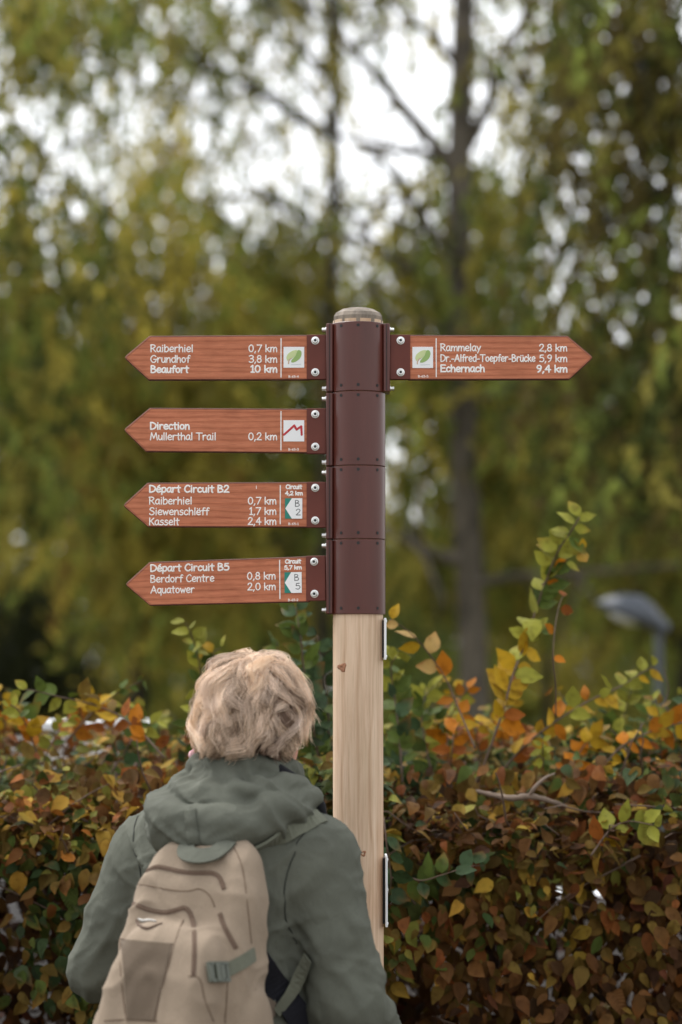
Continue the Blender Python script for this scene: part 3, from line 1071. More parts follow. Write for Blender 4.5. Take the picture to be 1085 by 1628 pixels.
def relax(V, F, f=.5):
    acc, w = np.zeros_like(V), np.zeros(len(V))
    for i in range(4):
        a, b = F[:, i], F[:, (i + 1) % 4]
        np.add.at(acc, a, V[b])
        np.add.at(w, a, 1)
        np.add.at(acc, b, V[a])
        np.add.at(w, b, 1)
    return V * (1 - f) + f * acc / np.maximum(w, 1)[:, None]


def vnorm(V, F):
    n = np.cross(V[F[:, 2]] - V[F[:, 0]], V[F[:, 3]] - V[F[:, 1]])
    N = np.zeros_like(V)
    for i in range(4):
        np.add.at(N, F[:, i], n)
    return N / (np.linalg.norm(N, axis=1)[:, None] + 1e-12)


def ridged(p, seed):
    return 1 - np.abs(2 * vnoise(p, seed) - 1)


# ------------------------------------------------------------------ the person, back to the camera, looking up at the signs
YAW = math.radians(-22)
PERSON_LOC = np.array([-.187, -.335, 0.0])
person_M = Matrix.Translation(PERSON_LOC) @ Matrix.Rotation(YAW, 4, 'Z')
_R = np.array(person_M.to_3x3())


def to_local(p):
    return (np.asarray(p) - PERSON_LOC) @ _R


HC = np.array([.028, .030, 1.540])             # centre of the skull
SH = {-1: np.array([-.156, -.005, 1.276]), 1: np.array([.156, -.005, 1.280])}
EL = {-1: np.array([-.243, -.02, 1.085]), 1: np.array([.224, -.015, 1.035])}
WR = {-1: np.array([-.150, .185, 1.110]), 1: np.array([.235, .165, .915])}
HAND = {-1: (np.array([.62, .60, .50]), np.array([.30, .35, -.9])), 1: (np.array([-.05, .55, -.83]), np.array([-.95, .05, .1]))}

f = Field((-.36, -.20, -.01), (.36, .34, 1.68), .0045)
# head
f.ell(HC + (0, -.012, .010), (.072, .088, .078), .0)
f.ell(HC + (0, .030, -.045), (.056, .062, .070), .03)
f.cap(HC + (0, .060, -.082), HC + (0, .072, -.092), .026, .020, .03)          # chin
for s_ in (-1, 1):
    f.cap(HC + (s_ * .050, .0, -.045), HC + (s_ * .026, .068, -.084), .022, .018, .03)   # jaw
    f.ell(HC + (s_ * .036, .072, -.022), (.022, .018, .018), .02)              # cheek
    f.cap(HC + (s_ * .012, .092, .024), HC + (s_ * .040, .080, .026), .009, .007, .012)  # brow
    f.ell(HC + (s_ * .031, .092, .004), (.015, .012, .011), .008, 'sub')       # eye socket
    f.ell(HC + (s_ * .031, .080, .004), (.0125, .0125, .0115), .003)           # eyeball under the lids
    f.ell(HC + (s_ * .077, .002, -.004), (.006, .016, .029), .008)             # ear
    f.ell(HC + (s_ * .083, .004, .002), (.005, .008, .014), .004, 'sub')
    f.cap(HC + (s_ * .009, .096, -.030), HC + (s_ * .010, .091, -.031), .006, .006, .006)  # nostril wing
f.cap(HC + (0, .094, .012), HC + (0, .104, -.026), .008, .0090, .010)          # nose
f.cap(HC + (-.018, .088, -.056), HC + (.018, .088, -.056), .005, .005, .006)   # upper lip
f.cap(HC + (-.015, .087, -.064), HC + (.015, .087, -.064), .0055, .0055, .005)
f.cap(HC + (-.022, .096, -.060), HC + (.022, .096, -.060), .0012, .0012, .002, 'sub')
# neck, torso, limbs (mostly under the clothes)
f.cap((.022, .012, 1.49), (0, -.005, 1.36), .052, .060, .03)
f.loft([.80, .90, 1.0, 1.15, 1.28, 1.36], [.15, .16, .135, .15, .15, .09], [.10, .10, .09, .10, .09, .06], [0] * 6, [0] * 6, 2.2, .04)
for s_ in (-1, 1):
    f.cap((0, -.005, 1.35), SH[s_], .05, .045, .04)
    f.cap(SH[s_], EL[s_], .046, .036, .02)
    f.cap(EL[s_], WR[s_], .036, .024, .012)
    hip, kn, an = (s_ * .085, 0, .84), (s_ * .095, .015, .46), (s_ * .100, -.02, .085)
    f.cap(hip, kn, .080, .052, .03)
    f.cap(kn, an, .050, .034, .02)
    f.cap(an, (s_ * .115, .10, .045), .034, .026, .02)
    # hand: palm, four curled fingers, thumb
    d, up = HAND[s_]
    d = d / np.linalg.norm(d)
    pn = up - d * (up @ d)
    pn /= np.linalg.norm(pn)                   # points out of the palm
    sd = np.cross(d, pn) * s_                  # across the palm, towards the thumb
    w0 = WR[s_]
    for o_ in (-.024, -.008, .008, .024):
        f.cap(w0 + d * .015 + sd * o_ * .7, w0 + d * .080 + sd * o_, .0135, .0105, .012)
    for o_, ln in ((.026, .9), (.0085, 1.0), (-.009, .94), (-.0265, .74)):
        p0 = w0 + d * .080 + sd * o_
        a0 = 0.35
        pts, rr = [p0], [.0092]
        for seg, da, r_ in ((.040, .0, .0088), (.026, .75, .0080), (.021, .7, .0068)):
            a0 += da
            pts.append(pts[-1] + ln * seg * (d * math.cos(a0) + pn * math.sin(a0)) + sd * o_ * .04)
            rr.append(r_)
        f.chain(pts, rr, .003)
    tb = [w0 + d * .022 + sd * .026, w0 + d * .050 + sd * .046 + pn * .012, w0 + d * .076 + sd * .050 + pn * .024, w0 + d * .096 + sd * .044 + pn * .032]
    f.chain(tb, [.014, .0115, .0095, .0080], .006)
V, F = f.net(2)
person = mesh('person', V, F, M['skin'], None)
person.matrix_world = person_M
tag(person, 'person with short curly blond hair in a grey-green jacket, seen from behind', 'person')
for s_ in (-1, 1):                              # eyes and lips
    e = MB()
    c = HC + (s_ * .031, .0775, .004)
    e.lathe(c, (0, 1, 0), [(.0001, .0105), (.0035, .0102), (.0060, .0088), (.0090, .0055), (.0105, .001), (.0085, -.003)][::-1], 18)
    e.lathe(c, (0, 1, 0), [(.0052, .0096), (.0036, .0106), (.0001, .0110)], 16, 1)
    autosmooth(e.build('eye', [M['eye'], M['iris']], person))
lp = MB()
lp.tube(catmull([HC + (-.019, .0905, -.058), HC + (-.008, .0935, -.0555), HC + (0, .0938, -.057), HC + (.008, .0935, -.0555), HC + (.019, .0905, -.058)], 4), .0028, 8)
lp.tube(catmull([HC + (-.016, .0895, -.062), HC + (0, .0935, -.0655), HC + (.016, .0895, -.062)], 5), .0032, 8)
lp.build('lips', M['lip'], person, True)

# jacket
f = Field((-.37, -.25, .72), (.37, .27, 1.48), .0052)
zs = [.74, .86, 1.0, 1.12, 1.22, 1.30, 1.355, 1.40]
f.loft(zs, [.188, .176, .158, .154, .158, .155, .11, .075], [.150, .146, .132, .136, .134, .118, .085, .065], [0] * 8, [.0, .0, .0, -.006, -.012, -.014, -.008, 0], 2.25)
for s_ in (-1, 1):
    f.cap((s_ * .02, -.012, 1.348), SH[s_] + (0, 0, .004), .070, .070, .05)
    f.cap(SH[s_] + (0, 0, .002), SH[s_] * .45 + EL[s_] * .55, .073, .068, .018)
    f.cap(SH[s_] * .45 + EL[s_] * .55, EL[s_], .070, .066, .008)
    f.cap(EL[s_], EL[s_] * .35 + WR[s_] * .65, .065, .052, .015)
    f.cap(EL[s_] * .35 + WR[s_] * .65, WR[s_] * .98 + EL[s_] * .02, .052, .046, .01)
V, F = f.net(2)
for it in range(2):
    N = vnorm(V, F)
    if it == 0:
        arm = np.clip((np.abs(V[:, 0]) - .15) / .05, 0, 1)
        q = np.stack([V[:, 0] * 13 + V[:, 2] * 6, V[:, 1] * 11, V[:, 2] * 6 - V[:, 0] * 5], 1)
        q += (vnoise(V * 9, 3) * 1.6)[:, None]
        fold = ridged(q, 11) ** 2.2
        qa = np.stack([V[:, 0] * 8, V[:, 1] * 8, V[:, 2] * 17 + np.abs(V[:, 0]) * 18], 1) + (vnoise(V * 12, 5) * 1.3)[:, None]
        folda = ridged(qa, 12) ** 1.8
        low = vnoise(V * 7, 2) - .5
        elbow = np.exp(-((V[:, 2] - 1.09) / .11) ** 2) * .8
        dsp = .008 * low + (1 - arm) * (.010 * (fold - .35)) + arm * (.004 + .007 * elbow) * (folda - .4)
        fade = np.clip((1.40 - V[:, 2]) / .06, 0, 1)
        V = V + N * (dsp * fade)[:, None]
        V = relax(V, F, .35)
    else:
        q = np.stack([V[:, 0] * 34 + V[:, 2] * 20, V[:, 1] * 30, V[:, 2] * 16 - V[:, 0] * 14], 1) + (vnoise(V * 22, 6) * 1.4)[:, None]
        V = V + N * (.0020 * (ridged(q, 15) ** 2 - .35))[:, None]
        sx = np.where(V[:, 0] > 0, 1.0, -1.0) * np.clip(np.abs(V[:, 0]) / .05, 0, 1)
        ca, sa = math.cos(.62), math.sin(.62)
        for fr, amp_, sd, tw in ((26, .0085, 16, 1.0), (40, .0060, 17, -.8), (34, .0060, 26, .4)):      # crisp drag lines from the armpits and round the sleeves
            u_ = V[:, 0] * ca * sx * tw + V[:, 2] * sa
            w_ = -V[:, 0] * sa * sx * tw + V[:, 2] * ca
            q = np.stack([w_ * fr, V[:, 1] * 14, u_ * 6], 1) + (vnoise(V * 10, sd + 9) * 1.8)[:, None]
            r_ = ridged(q, sd)
            V = V + N * (amp_ * (r_ ** 5 - .2) * np.clip((vnoise(V * 8, sd + 20) - .3) * 3, 0, 1) * fade * (1 - .55 * arm))[:, None]
jacket_V, jacket_F = V, F
jacket = mesh('jacket', V, F, M['jacket'], person)
JB = BVHTree.FromPolygons([tuple(v) for v in V], [tuple(int(i) for i in q) for q in F])


def snap(p, off=0.0):
    q, n, _, _ = JB.find_nearest(Vector(p))
    return np.array(q) + np.array(n) * off, np.array(n)


def cast(bvh, px, py, Mw):
    """Where the sight line through a photo pixel meets a surface given in the frame Mw; local point and normal."""
    Mi = Mw.inverted()
    o = Mi @ Vector(CAM)
    d = (Mi.to_3x3() @ Vector(ray(px, py))).normalized()
    q, n, _, _ = bvh.ray_cast(o, d)
    return (np.array(q), np.array(n)) if q is not None else (None, None)


# sleeve seams round the armholes and a yoke seam
for s_ in (-1, 1):
    ring, nn = [], []
    for t in np.linspace(0, 2 * math.pi, 40):
        c = SH[s_] + np.array((-s_ * .015, 0, -.02))
        tp = c + np.array((s_ * .035 * math.sin(t), .10 * math.cos(t), .11 * math.sin(t)))
        q, n_ = snap(tp)
        ring.append(q + n_ * .0002)
    ring = np.array(ring)
    for _ in range(10):
        ring = ring * .5 + (np.roll(ring, 1, 0) + np.roll(ring, -1, 0)) * .25
        ring[-1] = ring[0]
    ring = np.array([snap(q_, .0002)[0] for q_ in ring])
    v, fc = tube(ring, .0015, 6)
    fix(mesh('armhole_seam', v, fc, M['jacket_seam'], jacket))

# hood lying folded on the shoulders, with stand-up collar
f = Field((-.26, -.28, 1.26), (.26, .16, 1.50), .0042)
col = [np.array((.074 * math.sin(t) * 1.05 + .016, .014 - .080 * math.cos(t), 1.432 + .010 * math.cos(t))) for t in np.radians(np.linspace(-150, 150, 17))]
f.chain(col, [.020] * 17, .0)
f.chain([p + (0, -.010 if p[1] < .02 else 0, -.030) for p in col], [.023] * 17, .012)
drape = catmull([(-.095, .015, 1.372), (-.088, -.075, 1.358), (-.045, -.128, 1.340), (.015, -.145, 1.332), (.075, -.125, 1.345), (.125, -.075, 1.365), (.150, -.005, 1.385)], 4)
f.chain(drape, np.interp(np.linspace(0, 1, len(drape)), [0, .15, .5, .8, 1], [.022, .032, .036, .030, .016]), .016)
mid = catmull([(-.085, .02, 1.400), (-.075, -.055, 1.398), (-.02, -.105, 1.388), (.045, -.108, 1.390), (.105, -.065, 1.402), (.130, .0, 1.410)], 4)
f.chain(mid, np.interp(np.linspace(0, 1, len(mid)), [0, .5, 1], [.018, .025, .014]), .014)
edge = catmull([(-.108, .0, 1.372), (-.103, -.080, 1.374), (-.058, -.145, 1.360), (.0, -.168, 1.346)], 4)
f.chain(edge, np.interp(np.linspace(0, 1, len(edge)), [0, .5, 1], [.010, .013, .010]), .02)
f.cap((.0, .0, 1.50), (.0, .02, 1.38), .060, .058, .01, 'sub')
V, F = f.net(2)
N = vnorm(V, F)
ang = np.arctan2(V[:, 0], -(V[:, 1] - .02))
q = np.stack([ang * 2.2 + V[:, 2] * 14, V[:, 2] * 34 + ang * 2.6, np.full(len(V), 3.3)], 1) + (vnoise(V * 14, 8) * 1.5)[:, None]
q2 = np.stack([ang * 5, V[:, 2] * 70 - ang * 4, V[:, 1] * 10], 1) + (vnoise(V * 25, 9) * 1.2)[:, None]
V = V + N * (.017 * (ridged(q, 21) ** 1.8 - .4) + .0035 * (ridged(q2, 22) ** 2 - .35) + .012 * (vnoise(V * 16, 23) - .5))[:, None]
V = relax(V, F, .4)
hood = mesh('hood', V, F, M['jacket'], person)
HB = BVHTree.FromPolygons([tuple(v) for v in V], [tuple(int(i) for i in q) for q in F])


def draw_on(bvh, pts, off=0.0, sm=6):
    """Photo polyline laid onto the person's surface: points and normals in the person's frame."""
    out, nn = [], []
    for px, py in catmull(pts, sm):
        q, n_ = cast(bvh, px, py, person_M)
        if q is not None:
            out.append(q + n_ * off)
            nn.append(n_)
    return np.array(out), np.array(nn)


# hood tab and the dark lining along the open right edge
p, n_ = draw_on(HB, [(303, 1288), (304, 1305), (306, 1325), (309, 1343)])
if len(p) > 3:
    v, fc = ribbon(p, n_, .021, .003, .0005)
    fix(mesh('hood_tab', v, fc, M['jacket'], hood))
lin_pts = catmull([(.058, -.052, 1.448), (.082, -.030, 1.440), (.112, -.028, 1.425), (.140, -.010, 1.402), (.158, .005, 1.375), (.165, .01, 1.35)], 6)
v, fc = tube(lin_pts, np.interp(np.linspace(0, 1, len(lin_pts)), [0, .3, .8, 1], [.008, .014, .012, .006]), 10)
fix(mesh('hood_lining', v, fc, M['lining'], hood))
pk = catmull([(-.062, -.030, 1.463), (-.078, -.005, 1.458), (-.080, .030, 1.450), (-.062, .062, 1.440), (-.02, .085, 1.432), (.03, .085, 1.432), (.066, .055, 1.440), (.078, .02, 1.45)], 5)
v, fc = tube(pk, .0085, 10)
fix(mesh('shirt_collar', v, fc, M['pink'], person))

# trousers and shoes
f = Field((-.26, -.18, .05), (.26, .20, .92), .007)
f.loft([.70, .80, .90], [.165, .165, .150], [.122, .118, .11], [0] * 3, [0] * 3, 2.3)
for s_ in (-1, 1):
    f.cap((s_ * .085, 0, .78), (s_ * .095, .015, .46), .098, .076, .03)
    f.cap((s_ * .095, .015, .46), (s_ * .100, -.02, .09), .074, .066, .01)
V, F = f.net(2)
N = vnorm(V, F)
V = V + N * (.007 * (ridged(np.stack([V[:, 0] * 9, V[:, 1] * 9, V[:, 2] * 16], 1) + vnoise(V * 8, 4)[:, None], 31) ** 2 - .4))[:, None]
mesh('trousers', V, F, M['trouser'], person)
for s_ in (-1, 1):
    f = Field((s_ * .11 - .08, -.12, -.01), (s_ * .11 + .08, .22, .14), .005)
    f.cap((s_ * .103, -.035, .060), (s_ * .118, .120, .046), .045, .042, .0)
    f.cap((s_ * .101, -.022, .10), (s_ * .103, -.01, .06), .048, .045, .02)
    V, F = f.net(2)
    V[:, 2] = np.maximum(V[:, 2], .016)
    sh = mesh('shoe', V, F, M['shoe'], person)
    out = [(s_ * .103 + .047 * math.cos(t) * (1 if abs(math.cos(t)) < 2 else 1) + (.015 * s_ if math.sin(t) > 0 else 0), (.125 if math.sin(t) > 0 else -.04) + .045 * math.sin(t)) for t in np.linspace(0, 2 * math.pi, 28, endpoint=False)]
    b = MB()
    b.rings([[(x, y, z) for x, y in out] for z in (.0, .018)])
    b.build('sole', M['sole'], sh)

# hair: a soft cap of volume, then thousands of strands in curled locks
HH = np.array([.028, .012, 1.553])
f = Field((-.14, -.16, 1.40), (.16, .16, 1.68), .005)
f.ell(HH + (-.002, 0, .004), (.086, .098, .090), .0)
f.ell(HH + (0, -.012, -.045), (.081, .080, .052), .03)
f.cap(HH + (-.034, -.030, -.085), HH + (.036, -.030, -.085), .034, .034, .03)
f.ell(HH + (0, .115, -.05), (.060, .075, .085), .02, 'sub')
V, F = f.net(2)
V0, F0 = V, F
CB = BVHTree.FromPolygons([tuple(v) for v in V], [tuple(int(i) for i in q) for q in F])
N = vnorm(V, F)
V = V - N * (.011 + .008 * vnoise(V * 38, 41))[:, None]
m_, nt, b_ = new_mat('blond_hair')
at = node(nt, 'ShaderNodeAttribute', attribute_name='Col')
nt.links.new(at.outputs['Color'], b_.inputs['Base Color'])
b_.inputs['Roughness'].default_value = .42
b_.inputs['Specular IOR Level'].default_value = .4
b_.inputs['Sheen Weight'].default_value = .0
M['hair'] = m_
M['hair_base'] = plain('hair_underlayer', lin(84, 62, 48), .8, var=.3, scale=90, stretch=(1, 1, .2))  # darkened base: shade in the gaps between locks put into the colour
hair = mesh('hair', V, F, M['hair_base'], person)


def shell(th, ph):
    """Radius of the hair volume in a direction (th from the crown axis, ph round it; ph = 0 is the back)."""
    d = crown_dir(th, ph)
    q, _, _, dist = CB.ray_cast(Vector(HH + d * .3), Vector(-d))
    return .3 - dist if q is not None else .09


CR = np.array([.06, .02, .99])
CR /= np.linalg.norm(CR)
CU = np.cross(CR, (1, 0, 0))
CU /= np.linalg.norm(CU)
if CU[1] > 0:
    CU = -CU
CS = np.cross(CU, CR)


def crown_dir(th, ph):
    d = CR * math.cos(th) + (CU * math.cos(ph) + CS * math.sin(ph)) * math.sin(th)
    return d


_TH = np.linspace(0, math.pi, 40)
_PH = np.linspace(-math.pi, math.pi, 80)
_RT = np.array([[shell(t, p_) for p_ in _PH] for t in _TH])


def shell_v(th, ph):
    ph = (ph + math.pi) % (2 * math.pi) - math.pi
    a = np.clip(th / math.pi * 39, 0, 38.999)
    c = np.clip((ph + math.pi) / (2 * math.pi) * 79, 0, 78.999)
    i, j = a.astype(int), c.astype(int)
    u, v = a - i, c - j
    return (_RT[i, j] * (1 - u) + _RT[i + 1, j] * u) * (1 - v) + (_RT[i, j + 1] * (1 - u) + _RT[i + 1, j + 1] * u) * v


rng = np.random.default_rng(5)
NL, NP = 300, 20
hp, hr, hcol, hcut, hdark = [], [], [], [], []
for l in range(NL):
    th0 = math.acos(1 - rng.uniform(0, 1) * 1.45) * .98
    ph0 = rng.uniform(-math.pi, math.pi)
    L_ = rng.uniform(.65, 1.15) * (1.0 if th0 < 1.2 else .75)
    amp = rng.uniform(.08, .34) * (1 if rng.random() < .5 else -1)
    fr = rng.uniform(3.2, 6.0)
    phs = rng.uniform(0, 6.28)
    swirl = .18 * math.sin(ph0 * 1.3 + 1.0) + rng.uniform(-.25, .25)
    bulge = rng.uniform(-.05, .20)
    flick = rng.uniform(-.06, .12)
    ns = int(rng.uniform(55, 95))
    layer = rng.uniform(-.11, .08)
    sweep = rng.uniform(-.22, .22) if abs(ph0) < 1.9 else rng.uniform(-.25, .25)
    tone = rng.uniform(0, 1)
    cut = 1.464 + rng.uniform(-.014, .020)
    spread_t, spread_p = rng.uniform(.05, .10), rng.uniform(.07, .15) / max(math.sin(min(max(th0, .35), 2.8)), .35)
    s_ = np.linspace(0, 1, NP)
    for k in range(ns):
        a, b = rng.normal(0, 1), rng.normal(0, 1)
        tight = 1 - .84 * s_ ** .7
        th = th0 + L_ * s_ * rng.uniform(.85, 1.1) + a * spread_t * tight
        ph = ph0 + ((swirl + sweep) * s_ + amp * np.sin(fr * s_ + phs) * s_ ** .7) / np.maximum(np.sin(np.clip(th, .45, 2.7)), .45) + b * spread_p * tight
        R_ = shell_v(np.abs(th), ph)
        rad = R_ * (.88 + layer * s_ ** .5 + .13 * np.sin(np.minimum(s_ * 1.25, 1) * math.pi * .62) + bulge * np.sin(s_ * math.pi) * .55 + flick * s_ ** 2 + rng.normal(0, .010) + (rng.uniform(.04, .16) * s_ ** 1.5 if rng.random() < .09 else 0))
        rad = rad + .004 * np.sin(s_ * rng.uniform(4, 9) + rng.uniform(0, 6)) * s_
        dd = CR[None] * np.cos(th)[:, None] + (CU[None] * np.cos(ph)[:, None] + CS[None] * np.sin(ph)[:, None]) * np.sin(th)[:, None]
        p = HH + dd * rad[:, None]
        if p[:, 1].max() > .10 and p[p[:, 1].argmax(), 2] < 1.575:     # keep the face free
            continue
        lowz = cut - .022 * math.exp(-((p[-1, 0] - HH[0]) / .045) ** 2) + rng.uniform(-.006, .008)
        hp.append(p)
        hcut.append(lowz)
        hr.append(rng.uniform(.00022, .00042))
        dark = np.clip(.20 - 3.8 * layer + .5 * (th0 + L_ * .5 - 1.05) * (1 if abs(ph0) < 1.1 else .35) + .30 * (tone - .5) + rng.normal(0, .13), -2, 3)  # browner nape, plus shade of deep-lying locks put into the tone
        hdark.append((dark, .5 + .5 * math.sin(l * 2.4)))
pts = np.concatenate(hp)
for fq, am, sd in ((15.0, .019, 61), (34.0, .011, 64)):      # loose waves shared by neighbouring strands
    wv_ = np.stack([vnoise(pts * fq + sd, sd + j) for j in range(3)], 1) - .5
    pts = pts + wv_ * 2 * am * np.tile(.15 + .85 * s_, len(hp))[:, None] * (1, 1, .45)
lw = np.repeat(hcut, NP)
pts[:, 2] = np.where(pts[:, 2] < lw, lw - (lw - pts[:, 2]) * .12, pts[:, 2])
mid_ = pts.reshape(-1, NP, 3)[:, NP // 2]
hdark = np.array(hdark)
dk = np.clip(hdark[:, 0] + 1.1 * (vnoise(mid_ * (26, 26, 14), 68) - .55) * np.where(mid_[:, 1] < HH[1], 1.3, .6), 0, 1)[:, None]  # shadowed hollows painted in as dark clumps, stronger at the back
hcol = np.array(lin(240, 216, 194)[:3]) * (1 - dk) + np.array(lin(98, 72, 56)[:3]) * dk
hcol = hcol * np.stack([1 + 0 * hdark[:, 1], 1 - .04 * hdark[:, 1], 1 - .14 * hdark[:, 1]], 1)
hp = [pts]
NS = len(hcol)
hc = bpy.data.hair_curves.new('hair_strands')
hc.add_curves([NP] * NS)
hc.attributes['position'].data.foreach_set('vector', np.concatenate(hp).astype(np.float32).ravel())
ra = hc.attributes.get('radius') or hc.attributes.new('radius', 'FLOAT', 'POINT')
taper = np.interp(np.arange(NP), [0, NP * .6, NP - 1], [1, 1, .35])
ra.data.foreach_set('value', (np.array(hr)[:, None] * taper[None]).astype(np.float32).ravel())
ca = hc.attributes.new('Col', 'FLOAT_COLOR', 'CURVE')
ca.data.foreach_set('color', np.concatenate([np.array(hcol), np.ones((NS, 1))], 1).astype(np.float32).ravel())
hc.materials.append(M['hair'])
link(bpy.data.objects.new('hair_strands', hc), hair)

# ------------------------------------------------------------------ backpack
BP_LOC = np.array(person_M @ Vector((-.008, -.142, .885)))
bp_M = Matrix.Translation(BP_LOC) @ Matrix.Rotation(YAW - math.radians(4), 4, 'Z') @ Matrix.Rotation(math.radians(5.5), 4, 'Y') @ Matrix.Rotation(math.radians(-3), 4, 'X')
bag = bpy.data.objects.new('backpack', None)
link(bag)
bag.matrix_world = bp_M
tag(bag, 'beige canvas backpack with grey-green straps, worn on the back of the person', 'backpack')
f = Field((-.2, -.27, -.02), (.2, .06, .47), .0042)


def taperbox(zs, a, y0, y1, r, k=.0, mode='add', cx=None):
    def fn(X, Y, Z):
        z = Z[0, 0]
        A_, Y0, Y1 = (np.interp(z, zs, q)[None, None, :] for q in (a, y0, y1))
        C_ = 0 if cx is None else np.interp(z, zs, cx)[None, None, :]
        qx = np.abs(X - C_) - (A_ - r)
        qy = np.abs(Y - (Y0 + Y1) / 2) - ((Y1 - Y0) / 2 - r)
        qz = np.maximum(zs[0] + r - Z, Z - (zs[-1] - r))
        return np.sqrt(np.maximum(qx, 0) ** 2 + np.maximum(qy, 0) ** 2 + np.maximum(qz, 0) ** 2) + np.minimum(np.maximum(np.maximum(qx, qy), qz), 0) - r
    f.op(fn, (-max(a), min(y0), zs[0]), (max(a), max(y1), zs[-1]), k, mode)


taperbox([0, .1, .25, .36, .445], [.128, .130, .123, .110, .084], [-.125, -.135, -.125, -.098, -.055], [.0, .0, .0, .0, .0], .035)
taperbox([.0, .12, .22, .30], [.100, .105, .100, .080], [-.205, -.205, -.185, -.150], [-.06, -.06, -.06, -.06], .034, .014)
for s_ in (-1, 1):
    f.ell((s_ * .128, -.055, .10), (.026, .055, .105), .02)
V, F = f.net(2)
N = vnorm(V, F)
q = np.stack([V[:, 0] * 20 + V[:, 2] * 14, V[:, 1] * 16, V[:, 2] * 13 - V[:, 0] * 9], 1) + (vnoise(V * 15, 51) * 1.5)[:, None]
V = V + N * (.005 * (vnoise(V * 13, 52) - .5) + .0050 * (ridged(q, 53) ** 2 - .35))[:, None]
body = mesh('main_bag', V, F, M['pack'], bag)
BB = BVHTree.FromPolygons([tuple(v) for v in V], [tuple(int(i) for i in q) for q in F])


def on_bag(pts, sm=6, off=0.0):
    out, nn = [], []
    for px, py in catmull(pts, sm):
        q, n_ = cast(BB, px, py, bp_M)
        if q is not None:
            out.append(q + n_ * off)
            nn.append(n_)
    p, n_ = np.array(out), np.array(nn)
    for _ in range(2):
        if len(p) > 4:
            p[1:-1] = p[1:-1] * .5 + (p[:-2] + p[2:]) * .25
            n_[1:-1] = n_[1:-1] * .5 + (n_[:-2] + n_[2:]) * .25
    return p, n_


def strap_on_bag(name, pts, w, t, mat, lift=.0003, sm=6):
    p, n_ = on_bag(pts, sm)
    if len(p) > 3:
        v, fc = ribbon(p, n_, w, t, lift)
        return fix(mesh(name, v, fc, mat, bag, False))


def piping(name, pts, r, mat, sm=6):
    p, n_ = on_bag(pts, sm, r * .3)
    if len(p) > 3:
        v, fc = tube(p, r, 7)
        return fix(mesh(name, v, fc, mat, bag))


for nm, pts in (('top_zip', [(228, 1388), (246, 1379), (262, 1380), (300, 1388), (336, 1388), (350, 1396), (357, 1414)]),
                ('pocket_zip', [(170, 1475), (178, 1452), (194, 1440), (212, 1437), (236, 1446), (262, 1451), (284, 1446), (296, 1444), (306, 1460), (310, 1500), (308, 1552)]),
                ('side_zip', [(350, 1452), (356, 1470), (366, 1490), (376, 1508)])):
    z_ = strap_on_bag(nm, pts, .0075, .0014, M['zip'])
    if z_:
        p, n_ = on_bag(pts, 6, .002)
        v, fc = tube(p, .0009, 6)
        fix(mesh('zip_teeth', v, fc, M['seam'], z_))
for pts in ([(206, 1410), (225, 1406), (260, 1413), (296, 1417), (318, 1413), (334, 1424), (342, 1442)],
            [(192, 1492), (224, 1497), (276, 1501)], [(190, 1450), (191, 1492), (192, 1540), (198, 1600), (203, 1624)],
            [(292, 1462), (282, 1488), (264, 1550), (252, 1590), (247, 1624)], [(372, 1346), (386, 1380), (394, 1440), (400, 1500)],
            [(166, 1623), (205, 1621), (250, 1624)], [(300, 1552), (318, 1556), (326, 1590), (340, 1624)], [(362, 1560), (360, 1600), (358, 1626)]):
    piping('seam', pts, .0011, M['seam'])
# darker panel on the pocket: a patch over the bag's own surface
gp, gf = [], []
rows = np.linspace(0, 1, 16)
for t in rows:
    xl, xr = np.interp(t, [0, 1], [194, 204]), np.interp(t, [0, 1], [274, 246])
    yl, yr = np.interp(t, [0, 1], [1494, 1621]), np.interp(t, [0, 1], [1501, 1622])
    for u in np.linspace(0, 1, 12):
        q, n_ = cast(BB, xl + (xr - xl) * u, yl + (yr - yl) * u, bp_M)
        if q is None:
            q, n_ = gp[-1], np.zeros(3)
        gp.append(q + n_ * .0026)
gf = [(i * 12 + j, i * 12 + j + 1, i * 12 + 13 + j, i * 12 + 12 + j) for i in range(15) for j in range(11)]
mesh('pocket_panel', np.array(gp), np.array(gf), M['pack_low'], bag)
# badge on the pocket: a curved dark smile and a silver shape
p, n_ = on_bag([(217, 1462), (222, 1472), (234, 1477), (246, 1473), (258, 1468)], 5)
if len(p) > 3:
    v, fc = tube(p + n_ * .001, np.interp(np.linspace(0, 1, len(p)), [0, .3, .8, 1], [.0012, .0026, .0022, .0014]), 7)
    bd = fix(mesh('badge', v, fc, M['zip'], bag))
    p2, n2 = on_bag([(221, 1461), (229, 1465), (240, 1464), (249, 1466)], 5)
    v, fc = tube(p2 + n2 * .0015, np.interp(np.linspace(0, 1, len(p2)), [0, .4, 1], [.0016, .0034, .0012]), 7)
    fix(mesh('badge_silver', v, fc, M['metal_badge'], bd))
# grab handle at the top
hn = catmull([(-.030, -.045, .432), (-.032, -.066, .424), (-.020, -.085, .414), (.004, -.090, .412), (.026, -.082, .418), (.034, -.064, .430), (.034, -.045, .440)], 5)
v, fc = ribbon(hn, np.array([(p[0] * 2, -.75, .65) for p in hn]), .030, .004)
fix(mesh('grab_handle', v, fc, M['jacket'], bag, False))
